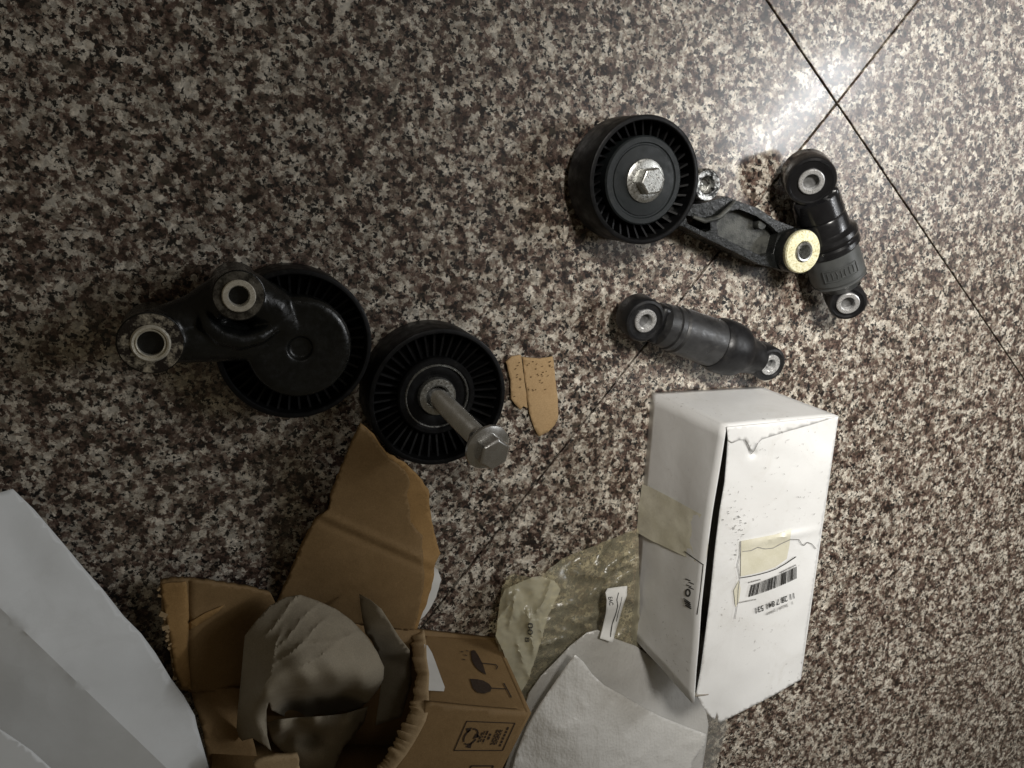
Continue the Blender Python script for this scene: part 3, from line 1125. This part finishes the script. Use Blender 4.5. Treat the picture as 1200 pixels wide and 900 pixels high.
def bar_pt(t, v):
    top = (880.7 + 53 * t, 685.3 - 17.5 * t - 4.5 * t * t)
    bot = (877.3 + 56.4 * t, 699.3 - 16 * t - 6.0 * t * t)
    return (top[0] + (bot[0] - top[0]) * v, top[1] + (bot[1] - top[1]) * v)


t = 0.0
while t < 0.99:
    w = rb.choice([0.008, 0.012, 0.018, 0.026])
    w = min(w, 1 - t)
    print_poly(pr, [bar_pt(t, 0), bar_pt(t + w, 0), bar_pt(t + w, 1), bar_pt(t, 1)], th)
    t += w + rb.choice([0.007, 0.010, 0.014])
pr.build('barcode', 'ink', crt, smooth=0)
pr = MB()
rs = random.Random(21)
for k in range(46):
    x, y = rs.gauss(862, 12), rs.gauss(618, 20)
    if x < crease_x(y) - 40 or x > 905 or y < 540 or (x > 868 and y > 630) or x < 838 + (660 - y) * .12:
        continue
    a_ = rs.uniform(0, 3.1)
    L_ = abs(rs.gauss(1.0, .7)) + .4
    print_line(pr, [(x, y), (x + L_ * math.cos(a_), y + L_ * math.sin(a_))], rs.uniform(.4, 1.2), th)
for k in range(26):
    x, y = rs.uniform(890, 965), rs.uniform(520, 610)
    print_line(pr, [(x, y), (x + rs.uniform(-2, 2), y + rs.uniform(-2, 2))], rs.uniform(.3, .6), th)
print_line(pr, [(870, 646), (880, 645), (888, 641), (896, 643), (906, 642), (915, 637), (926, 632), (936, 632), (939, 637), (942, 639), (946, 635), (951, 637), (956, 643)], .8, th)
print_line(pr, [(868, 634), (867, 650), (864, 662), (867, 677), (865, 690), (864, 708), (861, 725)], .6, th)
print_line(pr, [(872, 515), (880, 532), (884, 527), (888, 519)], .7, th)
pr.build('scuff_mark', 'ink_faint', crt, smooth=0)
pr = MB()
print_text(pr, '11 28 7 841 531', (931.5, 694.0), (885.0, 712.5), (0.7, 6.4), th)
pr.build('printed_number', 'ink', crt, smooth=0)
pr = MB()
print_text(pr, '1   Stück / piece', (929.5, 704.0), (898.0, 718.5), (0.5, 3.6), th)
for (xa, ya, xb, yb, nn) in ((914, 671, 933, 661.5, 9), (877, 682.5, 892, 678.5, 5), (866, 706, 886, 702, 12)):
    for k in range(nn):
        u0 = (k + 0.1) / nn
        u1 = (k + 0.1 + rb.uniform(.45, .8)) / nn
        print_line(pr, [(xa + (xb - xa) * u0, ya + (yb - ya) * u0), (xa + (xb - xa) * u1, ya + (yb - ya) * u1)], 1.5, th)
pr.build('printed_small_text', 'ink_faint', crt, smooth=0)
pr = MB()
lift = LL + Vector((-0.0004, 0, 0))
print_line(pr, [(807, 645), (818, 653), (829.7, 661)], 1.0, left_h, lift)
print_line(pr, [(829.2, 661), (826, 690), (822, 719)], 0.9, left_h, lift)
ring = [(811 + 2.6 * math.cos(a), 693.5 + 4.0 * math.sin(a)) for a in [k * math.pi / 8 for k in range(17)]]
print_line(pr, ring, 2.0, left_h, lift)
for (x, y) in ((809, 677), (813, 681), (810, 684), (813, 687)):
    print_line(pr, [(x - 1, y), (x + 5, y + 2.6)], 1.1, left_h, lift)
for k in range(4):
    print_line(pr, [(806 + k * 0.6, 700 + k * 2.6), (814 + k * .3, 705.5 + k * 2.2)], 1.6 if k % 2 else 1.1, left_h, lift)
pr.build('side_print', 'ink', crt, smooth=0)

# ------------------------------------------------------------------ brown cardboard box, torn open at its left end
HC = 0.066
K0 = P(580, 746)                 # floor corner at the closed end
Kt = P(620, 835, HC)
T0 = P(492, 740)                 # floor point of the tear
bx = thing('cardboard_box', 'torn open brown corrugated box with umbrella and glass print lying on its side', 'box', (K0.x, K0.y, 0))
ed1 = (Kt - P(499, 824, HC))
ed1.z = 0
ed1.normalize()
ed2 = (P(586, 900, HC) - Kt)
ed2.z = 0
ed2.normalize()
WID = 0.080
K0b, Ktb = K0 + ed2 * WID, Kt + ed2 * WID
H0 = P(318, 716, 0.0)            # far end of the hinge


def wall_h_factory(a, b, c3):
    n_ = (b - a).cross(c3 - a)

    def hh(x, y):
        o_ = Vector((0, 0, CAM_H))
        r_ = (P(x, y, 0) - o_)
        t_ = (a - o_).dot(n_) / r_.dot(n_)
        return (o_ + r_ * t_).z
    return hh


wall_h = wall_h_factory(K0, T0, Kt)
sheet([(492, 740.5), (520, 742), (550, 744), (580, 746), (590, 768), (600, 790), (610, 813), (620, 835), (590, 832.5), (560, 830), (530, 827), (501, 824), (499, 806), (500, 788), (496, 770), (493, 755)], wall_h, 6.0, jag=0.0, seed=6).build('side_wall', 'cardboard', bx, solid=0.003, offset=-1)
topc_h = lambda x, y: HC
sheet([(620, 835), (586, 901), (560, 950), (500, 960), (440, 935), (452, 908), (462, 895), (470, 880), (478, 872), (484, 858), (492, 848), (497, 838), (499, 824.5), (530, 827.5), (560, 830.5), (590, 833)], topc_h, 7.0, seed=7).build('top_wall', 'cardboard', bx, solid=0.003, offset=-1)
quad_grid(K0, K0b, Ktb, Kt, 4, 4).build('closed_end', 'cardboard', bx, solid=0.003)
quad_grid(K0b, H0 + ed2 * WID, H0 + ed2 * WID + Vector((0, 0, HC)), Ktb, 4, 4).build('side_wall', 'cardboard', bx, solid=0.003)
z1 = Vector((0, 0, 0.0022))
quad_grid(K0 + z1, H0 + z1, H0 + ed2 * WID + z1, K0b + z1, 6, 4).build('bottom_wall', 'cardboard', bx, solid=0.003)

# corrugated core laid bare along the tears
tear = [(490, 738), (492.5, 755), (493, 772), (496, 790), (495, 808), (496, 824), (492, 840), (486, 852), (478, 866), (469, 880), (458, 894), (448, 908)]
inn = [(484, 742), (483, 757), (485, 773), (488, 790), (487, 806), (484, 824), (477, 838), (471, 850), (466, 862), (461, 872), (452, 886), (440, 900)]
hts = [.003, .012, .026, .040, .052, .064, HC, HC, HC, HC, HC, HC]
m = MB()
vs, fs = [], []
rf = random.Random(4)
nsub = 8
NT_ = (len(tear) - 1) * nsub
for i in range(NT_ + 1):
    k, fr = divmod(i, nsub)
    if k == len(tear) - 1:
        k, fr = k - 1, nsub
    fr /= nsub
    lerp = lambda L_: tuple(L_[k][q] + (L_[k + 1][q] - L_[k][q]) * fr for q in (0, 1))
    a, b = lerp(tear), lerp(inn)
    a = (a[0] + 7, a[1] + (0 if i < 5 * nsub else 4))
    hh = hts[k] + (hts[k + 1] - hts[k]) * fr + 0.0008
    j1 = 3.0 * noise.noise(Vector((i * 0.33, 1.7, 0))) + 2.5 * noise.noise(Vector((i * 0.9, 4.7, 0)))
    for q in range(6):
        v = q / 5
        x, y = a[0] + (b[0] + j1 - a[0]) * v, a[1] + (b[1] + j1 - a[1]) * v
        wob = 0.00025 * noise.noise(Vector((i * 0.45, v * 2.0, 9.0)))
        vs.append(P(x, y, hh - 0.0045 * v * v + wob))
for i in range(NT_):
    for q in range(5):
        b = i * 6 + q
        fs.append((b, b + 1, b + 7, b + 6))
m.add(vs, fs)
m.build('torn_edge', 'flute', bx, solid=0.0007, smooth=50)

# torn out side wall folded outward over the floor, with a crease where the top panel begins
ctrl = [(319, 719, 2), (400, 728, 2.5), (487, 738, 3), (344, 660, 10), (369, 607, 19), (384, 597, 20), (440, 632, 14), (494, 654, 12), (512, 640, 10),
        (388, 576, 23), (406, 530, 29), (422, 496, 33), (453, 530, 31), (475, 543, 29), (490, 558, 25), (504, 604, 15), (500, 707, 6), (430, 690, 10), (440, 580, 22)]
hf0 = hfield(ctrl, 3.0)


def flap_h(x, y):
    cy = 604 + (x - 381.5) * 50 / 112.0
    return hf0(x, y) * MM + 0.0010 * math.exp(-((y - cy) / 5.0) ** 2) - 0.0008 * math.exp(-((y - cy - 9) / 5.0) ** 2)


flap_full = [(422.6, 495), (430, 501), (437.6, 509.5), (453, 530), (475, 542), (490.5, 558), (502, 573), (504.5, 604), (507.6, 617), (512, 635.6), (516, 648), (509, 660), (507.6, 679), (500, 707),
             (492, 726), (487, 740), (440, 736), (400, 730), (360, 724), (318, 719.6), (330, 692), (344, 660), (357, 630), (369, 607.6), (384.7, 596.7), (388, 576), (397, 553), (406.5, 530), (415, 511)]
sheet(flap_full, lambda x, y: flap_h(x, y) - 0.0022, 5.0, jag=0.7, seed=8, lines=[[(388, 607), (488, 651)]]).build('torn_flap', 'flap_core', bx, solid=0.0011, smooth=30)
flap_up = [(422.6, 495.5), (436, 511), (441, 519), (450, 530), (456, 538), (468, 545), (478, 556), (480, 566), (477, 580), (480, 596), (481, 612), (488, 620), (495, 628), (494, 640), (496, 655), (497, 680), (493, 705), (489, 724), (484, 739),
           (440, 735), (400, 729), (360, 723.5), (319, 719), (331, 691), (345, 660), (358, 630), (370, 608), (385, 597.5), (389, 576), (398, 553), (407, 530), (415, 512)]
sheet(flap_up, flap_h, 3.5, jag=0.6, seed=9, lines=[[(388, 607), (486, 650.6)], [(388, 614), (486, 658)]]).build('flap_liner', 'cardboard', bx, solid=0.0010, smooth=30)
# flap of the bottom wall, standing off the floor
fl_ctrl = [(188, 683, 17), (220, 680, 18), (294, 690, 10), (318, 698, 5), (195, 741, 15), (211, 807, 10), (225, 810, 10), (280, 808, 4), (285, 747, 5), (240, 740, 11), (330, 760, 3)]
hf1 = hfield(fl_ctrl, 2.6)


def lflap_h(x, y):
    return hf1(x, y) * MM - 0.0016 * math.exp(-((x - 221) / 3.0) ** 2) + 0.0012 * math.exp(-((y - 726 + (x - 222) * .35) / 5.0) ** 2) * (1 if 222 < x < 262 else 0)


lf = [(187.5, 682.5), (200, 680), (219, 679.5), (255, 684), (294, 690), (318, 696), (325, 712), (330, 760), (325, 812), (279, 809), (250, 810), (225, 811), (211, 808), (206, 797), (202, 786), (199, 765), (195, 741), (190, 722), (189, 705)]
sheet(lf, lflap_h, 4.0, jag=0.6, seed=10, lines=[[(221, 684), (221, 805)]]).build('end_flap', 'cardboard', bx, solid=0.003, smooth=30, offset=-1)
m = MB()
le = [(188, 690), (190, 706), (193, 724), (197, 744), (201, 764), (204, 784), (210, 804)]
for (a, b) in zip(le[:-1], le[1:]):
    for k in range(4):
        x, y = a[0] + (b[0] - a[0]) * k / 4, a[1] + (b[1] - a[1]) * k / 4
        p = P(x + 0.5, y, lflap_h(x, y) + 0.0001)
        if rf.random() < .8:
            m.box(p + Vector((rf.uniform(-.001, .0006), 0, rf.uniform(-.001, .0002))), (rf.uniform(.0015, .0045), rf.uniform(.0008, .0026), rf.uniform(.0014, .0026)), Matrix.Rotation(rf.uniform(-.7, .9), 3, 'Z'))
m.build('torn_edge', 'flute', bx, smooth=0)
sheet([(189, 684), (218, 681), (221, 720), (219, 760), (224, 808), (213, 806), (205, 786), (199, 745), (192, 710)], lambda x, y: lflap_h(x, y) + 0.0004, 5.0, jag=.5, seed=15).build('peeled_band', 'flap_core', bx, solid=0.0005, offset=1)
sheet([(222, 729), (240, 718), (262, 709), (256, 716), (240, 727), (222, 738)], lambda x, y: lflap_h(x, y) + 0.0004, 4.0, seed=16).build('peeled_band', 'flap_core', bx, solid=0.0005, offset=1)
# scraps of the torn end
sheet([(222, 806), (286, 806), (292, 850), (306, 905), (270, 930), (246, 900), (236, 850)], lambda x, y: 0.006 + 0.00012 * max(0, y - 806), 7.0, jag=.6, seed=11).build('torn_scrap', 'cardboard', bx, solid=0.002)
sheet([(296, 893), (310, 887), (330, 884), (349, 884), (352, 905), (300, 912)], lambda x, y: 0.050, 5.0, jag=1.0, seed=12).build('torn_scrap', 'flute', bx, solid=0.003)
# white label left on both sides of the tear
wl = Vector((-0.0010, 0.0012, 0.0006))
m = MB()
sheet([(499, 756), (503, 757.5), (508, 766), (512.6, 778), (518, 793), (523, 806), (522, 811), (503, 810), (501, 794), (500, 778)], wall_h, 5.0, seed=13, mb=m)
m.v = [p + wl for p in m.v]
m.build('torn_label', 'label_paper', bx)
sheet([(507, 662), (513, 667), (517, 679), (513, 695), (506, 710), (498, 722), (490, 729), (494, 700)], lambda x, y: flap_h(x, y) - 0.003, 5.0, jag=.7, seed=14).build('torn_label', 'label_paper', bx)

wp = Vector((-0.0005, 0.0008, 0.0004))
m = MB()
can = [(552.5, 764.5), (554.5, 762.5), (557.5, 763), (562, 770), (567, 780), (570.5, 791.5), (563, 787), (557, 781), (553.5, 774)]
print_poly(m, can, wall_h, wp)
print_line(m, [(563, 777.5), (573, 778.5), (582, 779.5), (584, 782), (582, 785)], 1.1, wall_h, wp)
for (x, y) in ((541, 764), (545, 768), (543, 773), (547, 763)):
    print_line(m, [(x, y), (x + 3, y + .8)], 0.9, wall_h, wp)
gl = [(551.5, 796), (560, 796.5), (567, 798), (574, 802), (577, 806.5), (575.5, 811), (568, 813.5), (560, 812), (555, 807)]
print_poly(m, gl, wall_h, wp)
print_line(m, [(576, 807), (585, 807.5), (594, 808)], 1.2, wall_h, wp)
print_line(m, [(591, 801), (596, 810), (600, 818)], 1.4, wall_h, wp)
m.build('handling_print', 'ink_brown', bx, smooth=0)
tl = Vector((0, 0, 0.0004))
m = MB()
fr4 = [(546.7, 844.8), (603.3, 847), (588.8, 879), (532, 879), (546.7, 844.8)]
print_line(m, fr4, 1.1, topc_h, tl)


def fp(u, v):     # u across the frame, v down it
    x = (1 - v) * (546.7 + 56.6 * u) + v * (532 + 56.8 * u)
    y = (1 - v) * (844.8 + 2.2 * u) + v * 879
    return (x, y)


def arc(u0, v0, r1, r2, a0, a1, n=10):
    return [fp(u0 + r1 * math.cos(a0 + (a1 - a0) * k / n), v0 + r2 * math.sin(a0 + (a1 - a0) * k / n)) for k in range(n + 1)]


print_line(m, arc(0.22, 0.52, 0.13, 0.27, 2.4, 4.2), 1.8, topc_h, tl)
print_line(m, arc(0.22, 0.52, 0.13, 0.27, 4.5, 6.3), 1.8, topc_h, tl)
print_line(m, arc(0.22, 0.52, 0.13, 0.27, 0.3, 2.1), 1.8, topc_h, tl)
print_poly(m, [fp(.30, .40), fp(.42, .52), fp(.28, .60)], topc_h, tl)
print_poly(m, [fp(.05, .24), fp(.17, .20), fp(.12, .40)], topc_h, tl)
print_poly(m, [fp(.20, .88), fp(.30, .72), fp(.32, .92)], topc_h, tl)
rq = random.Random(9)
for u, v0, v1, w in ((.42, .36, .72, 1.3), (.46, .30, .72, 1.0), (.52, .30, .75, 1.6), (.60, .40, .62, 2.2), (.70, .25, .80, 1.2), (.735, .25, .80, 1.0), (.77, .25, .80, 1.2), (.805, .25, .78, 1.0), (.90, .15, .85, 2.0)):
    v = v0
    while v < v1:
        e = min(v1, v + rq.uniform(.07, .16))
        print_line(m, [fp(u, v), fp(u, e)], w, topc_h, tl)
        v = e + 0.03
fr5 = [(545, 912), (552, 897), (578, 897), (570, 912)]
print_line(m, fr5, 1.5, topc_h, tl)
m.build('recycling_print', 'ink_brown', bx, smooth=0)

# ------------------------------------------------------------------ packing paper in the box
pp = thing('packing_paper', 'crumpled grey packing paper stuffed in the torn brown box', 'paper', tuple(P(380, 800, 0)))
pc_ = [(287, 745, 30), (316, 710, 24), (352, 697, 22), (400, 716, 24), (432, 748, 26), (450, 785, 28), (345, 740, 42), (380, 755, 47), (330, 775, 50), (370, 785, 54), (410, 785, 46),
       (330, 800, 54), (360, 797, 56), (395, 795, 50), (425, 800, 38), (335, 811, 38), (370, 808, 37), (402, 806, 30), (335, 822, 15), (370, 821, 12), (402, 817, 11), (330, 836, 5), (360, 840, 4), (390, 838, 4), (420, 828, 10), (314, 815, 50), (300, 790, 40), (283, 800, 24), (278, 860, 12), (312, 860, 34), (318, 880, 26), (298, 840, 28)]
ph = hfield(pc_)
hood = [(287, 745), (300, 728), (316, 710), (334, 700), (352, 697), (372, 704), (394, 714), (412, 727), (430, 746), (442, 764), (450, 782), (449, 796), (443, 808), (432, 822), (414, 834), (388, 840), (360, 842), (334, 840), (318, 832), (315, 822), (312, 832), (312, 845), (313, 862), (318, 880), (308, 872), (296, 865), (284, 868), (277, 860), (279, 830), (283, 790)]


def hood_h(x, y):
    v = ph(x, y) * MM + 0.0006 * noise.noise(Vector((x * .03, y * .03, 2.0)))
    # long straight creases running across the sheet
    for (x0, y0, ang, a, lo, hi) in ((330, 720, -0.85, 1.7, -40, 45), (345, 735, -0.80, 1.3, -55, 50), (360, 745, -0.72, 1.5, -60, 40), (385, 760, -0.55, 1.0, -50, 50), (320, 770, -1.25, 1.6, -60, 45), (405, 745, -0.2, 0.9, -60, 35)):
        c_, s_ = math.cos(ang), math.sin(ang)
        al = (x - x0) * c_ + (y - y0) * s_
        d = -(x - x0) * s_ + (y - y0) * c_ + 2.0 * math.sin(al * .08)
        if lo < al < hi:
            f_ = min(1, (al - lo) / 20, (hi - al) / 20)
            v += a * MM * f_ * math.exp(-abs(d) / 3.5) * (1 if d > 0 else .55)
    return v


sheet(hood, hood_h, 2.6, seed=21).build('crumpled_sheet', 'kraft_paper', pp, solid=0.0003, smooth=30)
c2_ = [(318, 846, 18), (350, 843, 22), (400, 838, 22), (428, 828, 20), (330, 854, 29), (370, 849, 32), (410, 845, 28), (335, 862, 12), (370, 862, 13), (345, 874, 24), (375, 876, 26), (360, 900, 26), (400, 880, 22), (425, 850, 10), (390, 920, 22), (330, 880, 14)]
ph2 = hfield(c2_, 3.0)
roll = [(313, 847), (326, 843), (346, 841), (380, 839), (405, 836), (425, 830), (431, 828), (427, 845), (415, 862), (402, 876), (392, 900), (386, 925), (345, 925), (349, 900), (346, 888), (330, 880), (319, 868)]
sheet(roll, lambda x, y: ph2(x, y) * MM, 4.0, crumple=0.0006, cscale=75, seed=22).build('crumpled_sheet', 'kraft_paper', pp, solid=0.0003, smooth=60)
c3_ = [(424, 695, 16), (446, 714, 30), (430, 742, 18), (478, 762, 16), (460, 738, 24), (455, 770, 8), (440, 755, 12)]
ph3 = hfield(c3_, 3.0)
sheet([(421, 696), (434, 703), (447, 714), (458, 731), (468, 747), (480, 762), (482, 800), (470, 840), (440, 850), (447, 800), (446, 775), (436, 752), (428, 742), (424, 720)], lambda x, y: ph3(x, y) * MM if y < 765 else max(.004, ph3(x, y) * MM - 0.0003 * (y - 765)), 5.0, crumple=0.0004, seed=23).build('folded_corner', 'kraft_paper', pp, solid=0.0003, smooth=40)

# ------------------------------------------------------------------ cardboard scrap beside the idler pulley
sc0 = P(628, 462, 0)
scr = thing('cardboard_scrap', 'small torn scrap of speckled tan cardboard lying on the tile beside the idler pulley', 'cardboard', tuple(sc0))
sh1 = lambda x, y: 0.0022 + 0.00006 * max(0, 612 - x) + 0.0005 * math.sin(y * .05)
s1 = [(593, 424), (600, 417.5), (610, 415.5), (612, 430), (614, 445), (617, 465), (618, 478), (613, 475.5), (609.5, 480.5), (604, 474), (598.5, 467), (598, 445)]
sheet(s1, sh1, 4.0, jag=.3, seed=31).build('torn_piece', 'scrap', scr, solid=0.0012)
sh2 = lambda x, y: 0.0018 + 0.0005 * math.sin(y * .07)
s2 = [(612, 418), (620, 419), (632, 420), (642, 419), (647.5, 417.5), (650, 440), (653, 465), (654, 488), (650, 498), (642, 506), (631, 511), (626, 502), (620, 484), (618, 466), (615, 445)]
sheet(s2, sh2, 4.0, jag=.3, seed=32).build('torn_piece', 'scrap', scr, solid=0.0012)
m = MB()
rr_ = random.Random(8)
for k in range(26):
    x, y = rr_.uniform(616, 646), rr_.uniform(423, 458)
    print_line(m, [(x, y), (x + rr_.uniform(1, 2.6), y - rr_.uniform(.2, 1.6))], rr_.uniform(.8, 1.5), sh2, Vector((0, 0, 0.0009)))
for k in range(9):
    x, y = rr_.uniform(600, 611), rr_.uniform(424, 466)
    print_line(m, [(x, y), (x + 2, y - 1)], 1.1, sh1, Vector((0, 0, 0.0009)))
m.build('printed_speckle', make_cardboard('speckle_ink', (0.10, 0.06, 0.025), (0.14, 0.085, 0.035)), scr, smooth=0)

# ------------------------------------------------------------------ yellowish plastic bag
bag = thing('plastic_bag', 'crumpled yellowish clear plastic bag between the brown box and the white carton', 'bag', tuple(P(670, 700, 0)))
bctrl = [(590, 690, 6), (600, 673, 8), (640, 672, 10), (660, 655, 6), (720, 630, 5), (746, 622, 10), (744, 700, 8), (740, 760, 5), (690, 760, 4), (620, 810, 8), (585, 745, 14), (640, 720, 12), (690, 690, 8), (665, 690, 12)]
bh = hfield(bctrl, 2.5)
def creased(base, lines_):
    def h(x, y):
        v = base(x, y)
        for (x0, y0, ang, a, ln, w) in lines_:
            c_, s_ = math.cos(ang), math.sin(ang)
            al = (x - x0) * c_ + (y - y0) * s_
            d = -(x - x0) * s_ + (y - y0) * c_ + 2.5 * math.sin(al * .06)
            if abs(al) < ln:
                v += a * MM * min(1, (ln - abs(al)) / (0.4 * ln)) * math.exp(-abs(d) / w)
        return v
    return h


rc = random.Random(17)
bag_lines = [(rc.uniform(640, 745), rc.uniform(635, 760), rc.uniform(-0.9, 0.5), rc.uniform(2.0, 4.5), rc.uniform(18, 45), rc.uniform(2.5, 5.0)) for _ in range(16)]
fold_lines = [(rc.uniform(592, 645), rc.uniform(685, 790), rc.uniform(0.9, 2.3), rc.uniform(1.5, 3.5), rc.uniform(15, 40), rc.uniform(2.0, 4.0)) for _ in range(12)]
sheet([(588, 690), (594, 676), (602, 672), (618, 676), (634, 678), (642, 668), (660, 654), (690, 642), (720, 630), (748, 619), (750, 700), (748, 775), (720, 790), (680, 790), (640, 810), (610, 825), (596, 790), (580, 748)], creased(lambda x, y: bh(x, y) * MM, bag_lines), 2.8, jag=.4, crumple=0.0022, cscale=30, seed=41).build('bag_film', 'bag', bag, smooth=60)
hb2 = lambda x, y: bh(x, y) * MM + 0.006
sheet([(586, 704), (592, 690), (606, 684), (624, 676), (632, 675), (650, 681), (657, 690), (652, 702), (642, 722), (636, 745), (628, 770), (618, 800), (610, 812), (602, 795), (590, 765), (581, 745)], creased(hb2, fold_lines), 2.8, jag=.4, crumple=0.0020, cscale=34, seed=42).build('bag_fold', 'bag_fold', bag, smooth=50)
m = MB()
hb3 = lambda x, y: creased(hb2, fold_lines)(x, y) + 0.0028
print_text(m, '00', (618.5, 729), (618.0, 743.5), (6.0, 0.6), hb3)
print_text(m, '8', (615.0, 746), (615.0, 752), (5.0, 0.4), hb3)
m.build('printed_text', 'ink', bag, smooth=0)

# ------------------------------------------------------------------ white foam pouch
fo = thing('foam_pouch', 'white translucent packing foam pouch spread between the brown box and the white carton', 'packaging', tuple(P(720, 850, 0)))
fctrl = [(600, 895, 12), (620, 815, 12), (650, 776, 12), (690, 741, 15), (705, 738, 15), (745, 757, 8), (800, 800, 5), (850, 845, 3), (830, 900, 4), (700, 800, 16), (760, 820, 12), (720, 900, 14)]
fh = hfield(fctrl, 2.5)
back_o = [(590, 905), (604, 865), (612, 838), (620, 812), (634, 792), (650, 776), (668, 757), (688, 741), (700, 738), (722, 749), (745, 757), (770, 776), (800, 800), (826, 826), (830, 850), (826, 880), (818, 930), (700, 960), (600, 940)]
sheet(back_o, lambda x, y: fh(x, y) * MM, 4.5, crumple=0.0010, cscale=50, seed=51).build('back_layer', 'foam_thin', fo, solid=0.0006, smooth=60)
f2 = [(675, 768, 26), (650, 805, 22), (705, 802, 27), (770, 838, 22), (826, 862, 14), (700, 850, 28), (740, 880, 26), (620, 870, 20), (610, 910, 20), (800, 900, 14), (700, 930, 26), (660, 860, 27)]
fh2 = hfield(f2, 2.5)
front_o = [(596, 915), (606, 880), (618, 850), (632, 826), (650, 800), (664, 780), (674, 767), (684, 776), (694, 790), (708, 803), (730, 815), (752, 828), (775, 840), (800, 850), (827, 860), (826, 872), (812, 892), (800, 930), (700, 955), (610, 945)]
sheet(front_o, lambda x, y: fh2(x, y) * MM, 4.0, crumple=0.0012, cscale=42, seed=52).build('front_layer', 'foam', fo, solid=0.0006, smooth=60)
sheet([(800, 800), (826, 824), (850, 843), (853, 850), (846, 875), (836, 905), (826, 940), (800, 940), (812, 892), (828, 862)], lambda x, y: 0.003, 6.0, jag=.5, crumple=0.002, cscale=60, seed=53).build('clear_edge', 'clear', fo, smooth=50)

# printed label strip sticking out of the pouch
st = thing('label_strip', 'narrow white printed paper strip sticking up from the foam pouch', 'label', tuple(P(720, 715, 0)))
sth = lambda x, y: 0.020 + 0.0025 * math.sin((y - 690) * .11)
sheet([(709.5, 694), (712, 689.5), (722, 688), (735, 686.5), (734.5, 698), (730, 710), (726, 724), (722, 738), (718, 753), (703, 748), (706, 736), (710, 718), (711, 704)], sth, 3.5, seed=61).build('paper', 'label_paper', st, solid=0.0003)
m = MB()
print_text(m, 'EAC', (712.4, 699.0), (714.0, 709.0), (4.6, -0.6), sth, Vector((0, 0, .0005)))
print_line(m, [(724.5, 694), (722.5, 702), (723.5, 710), (721, 720), (717, 731), (715, 746)], 0.9, sth, Vector((0, 0, .0005)))
print_line(m, [(728.5, 699), (727, 707), (724, 718), (722, 728)], 0.6, sth, Vector((0, 0, .0005)))
m.build('printed_text', 'ink', st, smooth=0)

# ------------------------------------------------------------------ folded white paper at the lower left
wpp = thing('folded_paper', 'large folded white paper with one straight crease lying on the dark tile', 'paper', tuple(P(90, 800, 0)))
def line_d(x, y):           # signed distance from the crease (0,712)-(190,895)
    return ((x - 0) * 183 - (y - 712) * 190) / math.hypot(183, 190)


def wph(x, y):
    d = line_d(x, y)
    base = 0.030 + 0.0006 * 0
    if d > 0:
        return max(0.0012, base - 0.00015 * d + 0.0009 * noise.noise(Vector((x * .02, y * .02, 2))))
    return base + 0.00002 * d + 0.0006 * noise.noise(Vector((x * .02, y * .02, 5)))


sheet([(-40, 590), (0, 577), (15, 573), (40, 597), (70, 632), (100, 668), (120, 690), (145, 722), (165, 742), (182, 765), (200, 795), (215, 815), (228, 838), (231, 852), (238, 876), (246, 905), (255, 940), (-40, 1000)], wph, 7.0, seed=71, lines=[[(-35, 678.3), (0, 712), (190, 895), (230, 933.5)]]).build('folded_sheet', 'white_paper', wpp, solid=0.0005, smooth=25)
sheet([(-45, 835), (-10, 848), (12, 862), (38, 880), (62, 902), (90, 930), (100, 990), (-45, 990)], lambda x, y: 0.062 + 0.00010 * (y - 860), 7.0, seed=72).build('upper_corner', 'white_paper', wpp, solid=0.0005)
